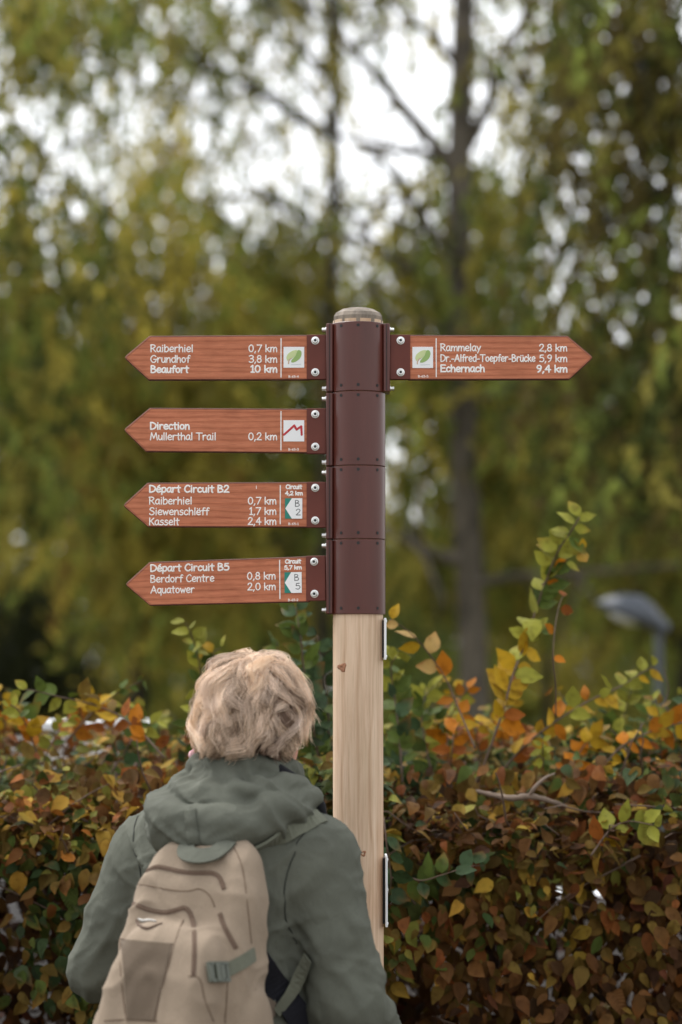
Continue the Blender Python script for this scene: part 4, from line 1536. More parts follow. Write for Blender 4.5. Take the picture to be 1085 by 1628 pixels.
# compression strap and buckle on the right side
st = strap_on_bag('side_strap', [(340, 1553), (356, 1545), (372, 1537), (388, 1528), (404, 1517)], .022, .0022, M['webbing'], .0012)
q, n_ = cast(BB, 342, 1546, bp_M)
if q is not None:
    n_ = n_ / np.linalg.norm(n_)
    t_ = np.array((0, 0, 1.0)) - n_ * n_[2]
    t_ /= np.linalg.norm(t_)
    s_ = np.cross(t_, n_)
    mb = MB()
    def obox(cx, cz, hx, hz, d0, d1, m=0):
        V_ = [q + s_ * (cx + i * hx) + t_ * (cz + k * hz) + n_ * dd for i in (-1, 1) for dd in (d0, d1) for k in (-1, 1)]
        mb.add(V_, [(0, 1, 3, 2), (4, 6, 7, 5), (0, 4, 5, 1), (2, 3, 7, 6), (0, 2, 6, 4), (1, 5, 7, 3)], m)
    obox(-.014, 0, .005, .016, .002, .009)
    obox(-.002, 0, .004, .015, .003, .012)
    obox(.010, -.001, .005, .014, .002, .010)
    obox(.022, -.002, .003, .013, .002, .008)
    obox(.004, .0135, .020, .0025, .003, .010)
    obox(.004, -.0145, .020, .0025, .003, .010)
    mb.build('buckle', M['buckle'], bag)
# padded shoulder straps: over the shoulders, down the chest and back under the arms; snapped to the jacket
Pm = np.array(bp_M.inverted() @ person_M)


def pj(p):
    return np.asarray(p) @ Pm[:3, :3].T + Pm[:3, 3]


for s_ in (-1, 1):
    way = catmull([(s_ * .065, -.135, 1.315), (s_ * .088, -.10, 1.375), (s_ * .098, -.02, 1.410), (s_ * .105, .06, 1.37), (s_ * .112, .13, 1.27), (s_ * .125, .15, 1.14), (s_ * .175, .09, 1.06)], 6)
    pts = [snap(p, .004) for p in way]
    pp = pj(np.array([a for a, b in pts]))
    nn = np.array([b for a, b in pts]) @ Pm[:3, :3].T
    for _ in range(2):
        pp[1:-1] = pp[1:-1] * .5 + (pp[:-2] + pp[2:]) * .25
        nn[1:-1] = nn[1:-1] * .5 + (nn[:-2] + nn[2:]) * .25
    v, fc = ribbon(pp, nn, .058, .010)
    fix(mesh('shoulder_strap', v, fc, M['mesh_pad'], bag, False))
sp_, sn_ = [], []
for px, py in catmull([(378, 1362), (400, 1350), (430, 1336), (460, 1321), (490, 1306), (510, 1300)], 4):
    hit = [cast(B_, px, py, person_M) for B_ in (JB, HB)]
    hit = [h_ for h_ in hit if h_[0] is not None]
    if hit:
        q, n_ = min(hit, key=lambda h_: np.linalg.norm(_R @ h_[0] + PERSON_LOC - CAM))
        sp_.append(q)
        sn_.append(n_)
if len(sp_) > 4:
    sp_, sn_ = np.array(sp_), np.array(sn_)
    for _ in range(6):
        sp_[1:-1] = sp_[1:-1] * .5 + (sp_[:-2] + sp_[2:]) * .25
        sn_[1:-1] = sn_[1:-1] * .5 + (sn_[:-2] + sn_[2:]) * .25
    v, fc = ribbon(pj(sp_), sn_ @ Pm[:3, :3].T, .030, .005, .002)
    fix(mesh('shoulder_strap', v, fc, M['webbing'], bag, False))
# black padded side wing and the webbing from the lower corner up under the right arm
jp, jn = [], []
for px, py in catmull([(399, 1475), (408, 1520), (430, 1560), (462, 1600), (492, 1640), (505, 1668)], 6):
    q, n_ = cast(JB, px, py, person_M)
    if q is not None:
        jp.append(q)
        jn.append(n_)
if len(jp) > 4:
    jp, jn = np.array(jp), np.array(jn)
    for _ in range(6):
        jp[1:-1] = jp[1:-1] * .5 + (jp[:-2] + jp[2:]) * .25
        jn[1:-1] = jn[1:-1] * .5 + (jn[:-2] + jn[2:]) * .25
    v, fc = ribbon(pj(jp), jn @ Pm[:3, :3].T, np.interp(np.linspace(0, 1, len(jp)), [0, .3, 1], [.020, .048, .044]), .006, .001)
    fix(mesh('back_padding', v, fc, M['mesh_pad'], bag, False))
wp, wn_ = [], []
for px, py in [(434, 1604), (446, 1592), (458, 1579), (470, 1566), (482, 1551), (492, 1537), (498, 1524)]:
    q, n_ = cast(JB, px, py, person_M)
    if q is not None:
        wp.append(q + n_ * .010)
        wn_.append(n_)
if len(wp) > 3:
    wp, wn_ = np.array(wp), np.array(wn_)
    for _ in range(8):
        wp[1:-1] = wp[1:-1] * .5 + (wp[:-2] + wp[2:]) * .25
        wn_[1:-1] = wn_[1:-1] * .5 + (wn_[:-2] + wn_[2:]) * .25
    v, fc = ribbon(pj(wp), wn_ @ Pm[:3, :3].T, .022, .002, .002)
    fix(mesh('strap_webbing', v, fc, M['webbing'], bag, False))
    # triangular canvas tab that holds the webbing
    c0, c1 = pj(wp[0]), pj(wp[1])
    q1, _ = cast(BB, 408, 1572, bp_M)
    q2, _ = cast(BB, 404, 1645, bp_M)
    if q1 is not None and q2 is not None:
        b = MB()
        up = np.array((0, 0, .012))
        th_ = np.array((0, -.003, 0))
        tri = [q1, c0 + up * 1.3, c0 - up * .6, q2]
        b.rings([tri, [p_ + th_ for p_ in tri]])
        b.build('strap_tab', M['pack_low'], bag)

# ------------------------------------------------------------------ ground
def ground_z(y):
    return np.interp(y, [-50, 2.2, 9, 400], [0, 0, -2.2, -2.2])


gm, nt, b_ = new_mat('leafy_grass')
n1 = node(nt, 'ShaderNodeTexNoise', Scale=1.0, Detail=8.0, Roughness=.7)
nt.links.new(coords(nt, (2, 2, 2)), n1.inputs['Vector'])
nt.links.new(ramp(nt, n1.outputs[0], [(.3, lin(44, 44, 22)), (.55, lin(84, 78, 38)), (.75, lin(120, 88, 44))]), b_.inputs['Base Color'])
b_.inputs['Roughness'].default_value = .95
bump(nt, b_, n1.outputs[0], .6, .05)
ys = np.concatenate([np.linspace(-30, 14, 90), [20, 40, 80, 160, 300]])
xs = np.concatenate([[-250, -120, -60, -30], np.linspace(-16, 16, 60), [30, 60, 120, 250]])
X, Y = np.meshgrid(xs, ys, indexing='ij')
gv = np.stack([X.ravel(), Y.ravel(), ground_z(Y.ravel()) + .04 * (vnoise(np.stack([X.ravel(), Y.ravel(), 0 * X.ravel()], 1) * .8, 61) - .5)], 1)
ny = len(ys)
gf = np.array([(i * ny + j, (i + 1) * ny + j, (i + 1) * ny + j + 1, i * ny + j + 1) for i in range(len(xs) - 1) for j in range(ny - 1)])
tag(mesh('ground', gv, gf, gm), kind='structure')
pm = plain('low_bounce_asphalt', lin(84, 76, 66), .95, var=.3, scale=40, bmp=.5, bdist=.01)  # unseen path, darkened to cut the light bounced up from below
px_ = np.linspace(-16, 16, 60)
py_ = np.linspace(-9, .35, 24)
X, Y = np.meshgrid(px_, py_, indexing='ij')
pv = np.stack([X.ravel(), Y.ravel(), np.full(X.size, .026)], 1)
pv[:, 2] += .03 * (vnoise(np.stack([X.ravel(), Y.ravel(), 0 * X.ravel()], 1) * .5, 62) - .3).clip(0)
pf = np.array([(i * 24 + j, (i + 1) * 24 + j, (i + 1) * 24 + j + 1, i * 24 + j + 1) for i in range(59) for j in range(23)])
tag(mesh('path', pv, pf, pm), kind='structure')

# white wall just behind the hedge: high on the left, stepping down behind the hedge to the right
WY = 1.80
xw = P(222, 1180, WY)[0]
zt1, zt2 = P(100, 1164, WY)[2], P(800, 1440, WY)[2]
w = empty('garden_wall', (xw, WY, 0))
tag(w, 'low white rendered wall showing over and through the hedge at its left end', 'wall')
mb = MB().box((-3.6, 0, -.4), (0, .16, zt1), 0, .006)
mb.box((.002, .003, -.4), (3.6, .157, zt2), 0, .006)
mb.build('render_face', M['render'], w)
mb = MB().box((-3.62, -.02, zt1 + .001), (.02, .18, zt1 + .03), 0, .006)
mb.box((.024, -.02, zt2 + .001), (3.62, .18, zt2 + .03), 0, .006)
mb.build('coping', M['plate_white'], w)

# ------------------------------------------------------------------ leaves
_T = [(0, .04), (.14, .34), (.36, .50), (.62, .42), (.83, .19), (1.0, .01)]
LT = np.array([(u * w_, t, 0) for t, w_ in _T for u in (-1, 0, 1)])
LT[:, 0] *= .66
LUV = np.array([(u * w_ * 1.3, t) for t, w_ in _T for u in (-1, 0, 1)])
LF = np.array([(i * 3 + j, i * 3 + j + 1, i * 3 + 4 + j, i * 3 + 3 + j) for i in range(5) for j in range(2)])


def leaves(pos, nrm, tip, size, curl, foldv, rng):
    """Many leaves at once: positions, face normals, tip directions -> vertices, faces, uv."""
    n = len(pos)
    tip = tip - nrm * np.sum(tip * nrm, 1)[:, None]
    tip /= np.linalg.norm(tip, axis=1)[:, None] + 1e-9
    side = np.cross(tip, nrm)
    T = np.broadcast_to(LT, (n, 18, 3)).copy()
    T[:, :, 0] *= rng.uniform(.82, 1.15, n)[:, None]
    T[:, :, 2] = foldv[:, None] * np.abs(T[:, :, 0]) + curl[:, None] * T[:, :, 1] ** 2 + rng.uniform(-.35, .35, n)[:, None] * T[:, :, 0] * (T[:, :, 1] * 1.6 - .3)
    T[:, :, 2] += .035 * np.sin(T[:, :, 1] * 14 + rng.uniform(0, 6, n)[:, None]) * np.abs(T[:, :, 0]) * 2
    T *= size[:, None, None]
    V = pos[:, None] + T[:, :, :1] * side[:, None] + T[:, :, 1:2] * tip[:, None] + T[:, :, 2:] * nrm[:, None]
    F = (LF[None] + (np.arange(n) * 18)[:, None, None]).reshape(-1, 4)
    return V.reshape(-1, 3), F, np.tile(LUV, (n, 1))


def unit(a):
    return a / (np.linalg.norm(a, axis=1)[:, None] + 1e-9)


LEAF = {k: np.array(lin(*c)[:3]) for k, c in dict(
    green=(92, 110, 46), dgreen=(64, 86, 50), blue=(80, 102, 70), lime=(160, 160, 62), yellow=(196, 158, 40), orange=(196, 122, 26),
    rust=(156, 90, 34), brown=(126, 86, 42), dbrown=(84, 56, 34), olive=(136, 110, 44), red=(118, 64, 42), pale=(206, 172, 104)).items()}


def pick(names, w, n, rng, var=.38):
    w = np.array(w, float) / np.sum(w)
    k = rng.choice(len(names), n, p=w)
    c = np.array([LEAF[m_] for m_ in names])[k]
    c = c * .86 + c.mean(1, keepdims=True) * .14
    return np.clip(.62 * c * rng.uniform(1 - var, 1 + var, (n, 1)) * rng.uniform(.93, 1.07, (n, 3)) * (1.04, 1.0, .82), 0, .9)


def per_leaf(c, rng):
    """Leaf colour with a browner tip or edge on some leaves."""
    n = len(c)
    out = np.repeat(c[:, None], 18, 1)
    brown = rng.random(n) < .35
    t = np.clip((LT[:, 1] - .55) * 1.6 + np.abs(LT[:, 0]) * .9 - .1, 0, 1) * .7
    mixb = np.where(brown, 1.0, .0)[:, None] * t[None]
    out = out * (1 - mixb[..., None]) + LEAF['rust'] * mixb[..., None] * .8
    return out.reshape(-1, 3)


# ------------------------------------------------------------------ hedge
HY0, HY1 = .44, 1.50
ZF = P(700, 1275, HY0)[2]
ZB = P(700, 1172, HY1)[2]
XL, XR = -2.7, 2.7


def top_z(x, y):
    q = np.stack([x * 3.2, y * 3.2, 0 * x], 1)
    return ZF + (ZB - ZF) * (y - HY0) / (HY1 - HY0) + .15 * (vnoise(q, 71) - .5) + .09 * (vnoise(q * 2.7, 72) - .5)


def front_y(x, z):
    q = np.stack([x * 4, z * 4, 0 * x], 1)
    return HY0 + .12 * (vnoise(q, 73) - .35) + .07 * (vnoise(q * 2.6, 74) - .5) + np.clip((z - ZF + .16) / .16, 0, 1) ** 2 * .10


rng = np.random.default_rng(21)
hedge = empty('hedge', (0, (HY0 + HY1) / 2, 0))
HEDGE_OFF = np.array([0, (HY0 + HY1) / 2, 0])
tag(hedge, 'clipped hornbeam hedge in yellow, orange and brown autumn leaf behind the post', 'hedge')


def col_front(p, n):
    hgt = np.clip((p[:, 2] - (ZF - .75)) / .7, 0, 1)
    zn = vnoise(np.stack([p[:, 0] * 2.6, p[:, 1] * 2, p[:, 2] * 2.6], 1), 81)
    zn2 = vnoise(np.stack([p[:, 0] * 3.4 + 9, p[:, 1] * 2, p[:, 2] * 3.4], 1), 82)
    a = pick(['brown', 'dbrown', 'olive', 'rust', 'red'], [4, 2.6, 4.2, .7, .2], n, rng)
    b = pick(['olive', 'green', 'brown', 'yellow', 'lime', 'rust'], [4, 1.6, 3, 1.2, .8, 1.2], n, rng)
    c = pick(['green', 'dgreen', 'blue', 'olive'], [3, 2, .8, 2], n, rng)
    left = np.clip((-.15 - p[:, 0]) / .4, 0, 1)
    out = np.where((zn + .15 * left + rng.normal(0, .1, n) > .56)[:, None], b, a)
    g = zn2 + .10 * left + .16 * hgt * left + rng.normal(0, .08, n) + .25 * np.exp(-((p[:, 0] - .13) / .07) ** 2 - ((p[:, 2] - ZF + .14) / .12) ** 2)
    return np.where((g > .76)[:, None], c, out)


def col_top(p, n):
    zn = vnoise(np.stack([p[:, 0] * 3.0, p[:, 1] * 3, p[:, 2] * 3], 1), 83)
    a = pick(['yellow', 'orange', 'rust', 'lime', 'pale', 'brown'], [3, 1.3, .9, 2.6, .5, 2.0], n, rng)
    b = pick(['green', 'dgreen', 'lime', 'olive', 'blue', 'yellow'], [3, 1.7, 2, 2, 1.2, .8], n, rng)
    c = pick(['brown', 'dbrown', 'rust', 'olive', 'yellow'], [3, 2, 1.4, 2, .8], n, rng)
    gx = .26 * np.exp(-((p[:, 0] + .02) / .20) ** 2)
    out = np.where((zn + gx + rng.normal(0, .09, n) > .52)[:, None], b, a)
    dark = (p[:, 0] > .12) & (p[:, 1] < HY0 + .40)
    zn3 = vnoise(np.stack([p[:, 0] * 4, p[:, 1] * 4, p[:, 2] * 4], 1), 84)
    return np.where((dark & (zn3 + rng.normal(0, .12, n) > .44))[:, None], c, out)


LV, LF_, LU, LC = [], [], [], []
nv = 0


def put(p, nr, tp, size, curl, fo, col, store=None):
    global nv
    V_, F_, U_ = leaves(p - HEDGE_OFF, unit(nr), tp, size, curl, fo, rng)
    LV.append(V_)
    LF_.append(F_ + nv)
    LU.append(U_)
    LC.append(per_leaf(col, rng))
    nv += len(V_)


n = 25000                                       # the front face
x = rng.uniform(XL, XR, n)
z = rng.uniform(.05, 1, n) ** .8 * (ZF + .07)
y = front_y(x, z) + np.abs(rng.normal(0, .10, n)) - .01
p = np.stack([x, y, z], 1)
gap = vnoise(np.stack([x * 7, y * 2, z * 7], 1), 91)
keep = gap + rng.normal(0, .05, n) > np.where(x < -.25, .24, .33)
p = p[keep]
n = len(p)
nr = unit(np.stack([rng.normal(0, .55, n), -1 + 0 * p[:, 0], .45 + rng.normal(0, .45, n)], 1))
tp = np.stack([rng.normal(0, .6, n), rng.normal(-.2, .3, n), -1 + rng.normal(0, .45, n)], 1)
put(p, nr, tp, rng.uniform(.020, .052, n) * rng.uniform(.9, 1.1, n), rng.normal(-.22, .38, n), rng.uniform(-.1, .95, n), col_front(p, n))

n = 22000                                       # the clipped top
x = rng.uniform(XL, XR, n)
y = rng.uniform(HY0 - .02, HY1, n)
z = top_z(x, y) - np.abs(rng.normal(0, .065, n)) + .012
p = np.stack([x, y, z], 1)
nr = unit(np.stack([rng.normal(0, .55, n), -.35 + rng.normal(0, .5, n), np.full(n, .9)], 1))
tp = np.stack([rng.normal(0, 1, n), rng.normal(-.3, .9, n), rng.normal(.1, .5, n)], 1)
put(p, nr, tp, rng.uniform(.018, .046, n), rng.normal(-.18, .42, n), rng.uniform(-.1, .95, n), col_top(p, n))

n = 26000                                       # leaves inside and on the far side
x = rng.uniform(XL, XR, n)
y = rng.uniform(HY0 + .15, HY1, n)
z = rng.uniform(.05, 1, n) * (top_z(x, y) - .05)
p = np.stack([x, y, z], 1)
nr = unit(rng.normal(0, 1, (n, 3)))
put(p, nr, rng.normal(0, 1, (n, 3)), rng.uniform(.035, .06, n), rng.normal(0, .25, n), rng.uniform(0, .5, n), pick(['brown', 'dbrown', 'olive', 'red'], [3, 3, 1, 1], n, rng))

n = 3600                                        # loose leaves standing a little above the clipped top, in sprays
cx_, cy_ = rng.uniform(XL, XR, 170), rng.uniform(HY0 + .15, HY1, 170)
k = rng.integers(0, 170, n)
hgt = np.abs(rng.normal(0, 1, n))
x = cx_[k] + rng.normal(0, .035, n)
y = cy_[k] + rng.normal(0, .05, n)
z = top_z(x, y) + hgt * .040
p = np.stack([x, y, z], 1)
nr = unit(np.stack([rng.normal(0, .6, n), -.4 + rng.normal(0, .5, n), np.full(n, .8)], 1))
put(p, nr, np.stack([rng.normal(0, 1, n), rng.normal(-.2, .9, n), rng.normal(.2, .5, n)], 1), rng.uniform(.024, .044, n), rng.normal(-.1, .25, n), rng.uniform(0, .5, n), col_top(p, n))
fol = mesh('foliage', np.concatenate(LV), np.concatenate(LF_), M['leaves'], hedge, True, None, np.concatenate(LC), np.concatenate(LU))
fol['kind'] = 'stuff'

mb = MB()                                       # woody stems and twigs
for i in range(46):
    x0 = rng.uniform(XL, XR)
    y0 = rng.uniform(HY0 + .25, HY1 - .25)
    pts = [np.array((x0, y0, -.1))]
    for k in range(6):
        pts.append(pts[-1] + np.array((rng.normal(0, .06), rng.normal(0, .05), .25)))
    pts = np.array(pts)
    mb.tube(catmull(pts - HEDGE_OFF, 3), np.linspace(.018, .005, (len(pts) - 1) * 3 + 1), 6)
for i in range(620):
    x0, y0 = rng.uniform(XL * .6, XR * .6), rng.uniform(HY0 + .02, HY1)
    z0 = rng.uniform(.5, 1.0) ** .6 * (ZF)
    if rng.random() < .45:
        z0 = float(top_z(np.array([x0]), np.array([y0]))[0]) - rng.uniform(.02, .12)
    d = np.array((rng.normal(0, 1), rng.normal(-.5, .5), rng.normal(.5, .5)))
    d /= np.linalg.norm(d)
    ln = rng.uniform(.08, .24)
    pts = np.array([np.array((x0, y0, z0)) + d * ln * t + np.array((0, 0, -.03 * t * t)) + rng.normal(0, .006, 3) for t in np.linspace(0, 1, 5)])
    mb.tube(pts - HEDGE_OFF, np.linspace(.0028, .0012, 5), 5)
mb.build('twigs', M['twig'], hedge, True)


def shoot(pts, y, n, size, cols, w, thick=.003, t0=.1, spread=.6, yj=.05, gap=None):
    """A long shoot standing out of the hedge: photo polyline carried to its own depth, with leaves alternating along it."""
    global nv, LV, LF_, LU, LC
    q = catmull(pts, 8)
    ph = rng.uniform(0, 6)
    p3 = np.array([P(a, b, y + yj * math.sin(ph + i * .13)) for i, (a, b) in enumerate(q)])
    v, fc = tube(p3 - HEDGE_OFF, np.linspace(thick, thick * .4, len(p3)), 6)
    s_ = fix(mesh('shoot', v, fc, M['twig'], hedge))
    L_ = np.concatenate([[0], np.cumsum(np.linalg.norm(np.diff(p3, axis=0), axis=1))])
    t = t0 + (1 - t0) * (np.arange(n) + rng.uniform(-.25, .25, n)) / max(n - 1, 1)
    t = np.clip(t, 0, 1)
    pos = np.stack([np.interp(t * L_[-1], L_, p3[:, i]) for i in range(3)], 1)
    tan = unit(np.stack([np.interp(t * L_[-1], L_, np.gradient(p3[:, i])) for i in range(3)], 1))
    sgn = np.where(np.arange(n) % 2, 1.0, -1.0)
    side = unit(np.cross(tan, np.array((0, 1, 0)))) * sgn[:, None]
    tp = unit(side * .8 + tan * .75 + rng.normal(0, .35, (n, 3)))
    nr = unit(np.stack([rng.normal(0, .5, n), -.9 + rng.normal(0, .45, n), .45 + rng.normal(0, .45, n)], 1))
    sz = 1.2 * size * rng.uniform(.75, 1.2, n) * np.interp(t, [0, .75, 1], [1, 1, .75])
    ci = np.clip(t + rng.normal(0, .12, n), 0, .999)
    kidx = (ci * len(cols)).astype(int)
    c = np.array([LEAF[cols[k_]] for k_ in kidx]) * rng.uniform(.5, .9, (n, 1))
    V_, F_, U_ = leaves(pos - HEDGE_OFF + tp * .004, nr, tp, sz, rng.normal(-.1, .22, n), rng.uniform(0, .45, n), rng)
    lf = mesh('leaves', V_, F_, M['leaves'], s_, True, None, per_leaf(c, rng), U_)
    lf['kind'] = 'stuff'


shoot([(752, 1260), (772, 1210), (800, 1130), (815, 1075), (838, 1015), (862, 940), (886, 880), (905, 850), (922, 822)], 0.69, 52, .046, ['rust', 'orange', 'yellow', 'yellow', 'lime', 'green', 'lime', 'green', 'lime'], None, .0032, .24)
shoot([(862, 930), (888, 905), (912, 880), (926, 876)], 0.69, 6, .036, ['orange', 'rust', 'lime', 'yellow'], None, .0016, .1)
shoot([(756, 1190), (735, 1140), (712, 1085), (690, 1050), (668, 1022), (645, 1000), (620, 985)], 0.62, 9, .040, ['rust', 'orange', 'orange', 'pale', 'yellow', 'yellow'], None, .0022, .25)
shoot([(780, 1250), (830, 1190), (880, 1150), (935, 1115), (985, 1092), (1020, 1070), (1042, 1058)], 0.82, 26, .036, ['orange', 'rust', 'yellow', 'orange', 'lime', 'yellow', 'lime'], None, .0028, .15)
shoot([(884, 1140), (884, 1090), (880, 1040), (884, 990), (892, 955), (900, 944)], 0.64, 4, .034, ['pale', 'orange', 'rust'], None, .0016, .45)
shoot([(262, 1205), (225, 1165), (185, 1135), (140, 1118), (95, 1108), (55, 1098), (35, 1096)], 0.73, 22, .038, ['rust', 'orange', 'yellow', 'olive', 'lime', 'green'], None, .0026, .1)
shoot([(60, 1200), (45, 1160), (30, 1130), (16, 1120)], 0.69, 12, .036, ['orange', 'yellow', 'green', 'lime'], None, .0022, .1)
shoot([(105, 1180), (150, 1130), (190, 1100), (226, 1082)], 0.90, 13, .034, ['orange', 'olive', 'lime', 'green'], None, .0020, .1)
shoot([(322, 1170), (322, 1110), (318, 1060), (308, 1020), (296, 990)], 0.82, 22, .034, ['yellow', 'lime', 'green', 'lime', 'lime'], None, .0022, .05)
shoot([(350, 1120), (345, 1060), (338, 1040), (352, 1030)], 0.82, 8, .036, ['orange', 'yellow', 'lime'], None, .0018, .2)
shoot([(510, 1220), (495, 1140), (484, 1070), (478, 1010), (470, 966)], 0.73, 34, .045, ['green', 'dgreen', 'blue', 'dgreen', 'green', 'blue'], None, .003, .02)
shoot([(525, 1200), (522, 1120), (512, 1060), (505, 1010)], 0.82, 22, .042, ['blue', 'green', 'dgreen', 'blue'], None, .0024, .05)
shoot([(470, 1180), (450, 1080), (440, 1020)], 0.90, 16, .036, ['green', 'lime', 'green'], None, .0024, .1)
shoot([(640, 1250), (636, 1180), (628, 1110), (622, 1060), (634, 1040)], 0.74, 26, .042, ['dgreen', 'green', 'blue', 'green', 'lime'], None, .0026, .02)
shoot([(690, 1240), (676, 1180), (672, 1120), (690, 1090)], 0.84, 22, .040, ['green', 'lime', 'green', 'dgreen', 'lime'], None, .0024, .05)
shoot([(720, 1260), (712, 1190), (720, 1130), (745, 1095)], 0.88, 22, .040, ['green', 'orange', 'yellow', 'lime', 'orange'], None, .0024, .05)
shoot([(950, 1230), (985, 1190), (1030, 1165), (1080, 1150), (1120, 1140)], 0.77, 22, .040, ['yellow', 'orange', 'yellow', 'orange'], None, .0024, .05)
shoot([(1010, 1215), (990, 1180), (972, 1160), (960, 1150)], 0.95, 12, .030, ['green', 'lime', 'green'], None, .0018, .2)
shoot([(612, 1400), (640, 1392), (670, 1400), (700, 1392), (745, 1378), (770, 1376)], 0.40, 14, .040, ['olive', 'green', 'dgreen', 'blue', 'dgreen'], None, .0022, .1)
shoot([(610, 1300), (616, 1350), (622, 1400), (616, 1430)], 0.40, 10, .044, ['blue', 'dgreen', 'blue'], None, .0022, .1)
shoot([(940, 1360), (970, 1320), (1000, 1306), (1040, 1312)], 0.40, 12, .045, ['rust', 'yellow', 'lime', 'green', 'lime'], None, .0022, .15)

rs = np.random.default_rng(44)
for i in range(44):                             # many short new shoots that break the clipped line
    bx_, dep = rs.uniform(-260, 1340), rs.uniform(.62, 1.40)
    topy = 1200 - (dep - .5) * 45 + rs.normal(0, 8)
    hgt_ = abs(rs.normal(0, 34)) + 26
    ln_ = rs.normal(0, 26)
    if 300 < bx_ < 520:
        continue
    fam = [['rust', 'orange', 'yellow', 'olive'], ['olive', 'green', 'lime', 'lime'], ['dgreen', 'green', 'green', 'lime'], ['brown', 'rust', 'orange', 'yellow']][int(rs.integers(0, 4))]
    shoot([(bx_, topy + 40), (bx_ + ln_ * .4, topy + 10), (bx_ + ln_ * .8, topy - hgt_ * .5), (bx_ + ln_ * 1.3 + rs.normal(0, 8), topy - hgt_)], dep, int(rs.integers(8, 17)), rs.uniform(.026, .036), fam, None, .0018, .1)

# dead branch lying on the hedge
db = empty('dead_branch', P(760, 1266, .62))
tag(db, 'pale bare dead branch lying on the hedge to the right of the post', 'branch')
pts = catmull([P(758, 1258, .60), P(785, 1264, .57), P(815, 1269, .53), P(842, 1266, .51), P(870, 1272, .52), P(905, 1284, .55)], 6) - np.array(db.location)
v, fc = tube(pts, np.interp(np.linspace(0, 1, len(pts)), [0, .3, .5, 1], [.004, .0065, .007, .0045]) * (1 + .12 * np.sin(np.arange(len(pts)) * 1.7)), 10)
fix(mesh('bark', v, fc, M['deadwood'], db))
pts = catmull([P(842, 1266, .51), P(852, 1250, .50), P(868, 1236, .52), P(882, 1230, .56)], 6) - np.array(db.location)
v, fc = tube(pts, np.linspace(.005, .0018, len(pts)), 8)
fix(mesh('side_twig', v, fc, M['deadwood'], db))

# ------------------------------------------------------------------ street lamp beyond the hedge
LY = 8.0
base = P(1048, 1100, LY)
kx = 3844 / (LY - CAM[1])
lamp = empty('street_lamp', (base[0], LY, float(ground_z(LY))))
tag(lamp, 'grey street lamp with a bent-over shell head on a slim pole beyond the hedge', 'lamp')
lo_ = np.array(lamp.location)
top = P(1052, 1000, LY) - lo_
autosmooth(MB().lathe((0, 0, 0), (0, 0, 1), [(.06, 0), (.05, .9), (.026, .93), (.022, top[2] - .02), (.028, top[2] - .015), (.028, top[2] + .03), (.018, top[2] + .04)], 20).build('pole', M['lamp'], lamp))
a, b = P(1062, 1003, LY) - lo_, P(950, 958, LY) - lo_
ax_ = (b - a)
ln = np.linalg.norm(ax_)
ax_ /= ln
up = np.cross((0, 1, 0), ax_)
up *= np.sign(up[2])
rings = []
for t in np.linspace(0, 1, 22):
    wv_ = np.interp(t, [0, .12, .28, .5, .75, .93, 1], [.036, .056, .095, .120, .115, .060, .004])
    hu = np.interp(t, [0, .12, .3, .5, .75, .93, 1], [.034, .056, .098, .118, .086, .040, .004])
    hd = np.interp(t, [0, .12, .3, .6, .93, 1], [.028, .030, .036, .034, .022, .003])
    c = a + ax_ * ln * t + up * (.004 * math.sin(t * 3))
    rings.append([c + np.array((0, 1, 0)) * wv_ * math.cos(q) + up * (hu if math.sin(q) > 0 else hd) * math.sin(q) for q in np.arange(20) * 2 * math.pi / 20])
fix(autosmooth(MB().rings(rings).build('lamp_head', M['lamp'], lamp)))
c = a + ax_ * ln * .60 - up * .022
autosmooth(MB().lathe(c, -up, [(.085, 0), (.080, .012), (.05, .026), (.001, .03)], 20).build('diffuser', M['lamp_glass'], lamp))

# ------------------------------------------------------------------ trees
NEED = {k: np.array(lin(*c)[:3]) for k, c in dict(y=(180, 166, 78), g=(130, 140, 68), d=(80, 88, 46), o=(146, 138, 68), b=(96, 86, 48), t=(94, 106, 62), r=(150, 116, 66), k=(44, 48, 28)).items()}  # k is near-black: shade of the left-edge gap put into foliage colour


def spray(pos, size, cols, rng, hang=1.0):
    """Needle tufts: two crossed slim faces each."""
    n = len(pos)
    ax = unit(np.stack([rng.normal(0, .5, n), rng.normal(0, .5, n), -hang + rng.normal(0, .5, n)], 1))
    u = unit(np.cross(ax, rng.normal(0, 1, (n, 3))))
    V, C_ = [], []
    w = np.cross(ax, u)
    h = size[:, None] * rng.uniform(.7, 1.3, (n, 1))
    b = h * rng.uniform(.14, .30, (n, 1))
    quads = []
    for s_ in (u, w):
        quads.append(np.stack([pos - s_ * b, pos + ax * h * .5 - s_ * b * .3 + w * 0, pos + ax * h, pos + s_ * b], 1))
    V = np.concatenate(quads).reshape(-1, 3)
    F = np.arange(len(V)).reshape(-1, 4)
    C_ = np.concatenate([np.repeat(cols, 4, 0), np.repeat(cols, 4, 0)])
    return V, F, C_


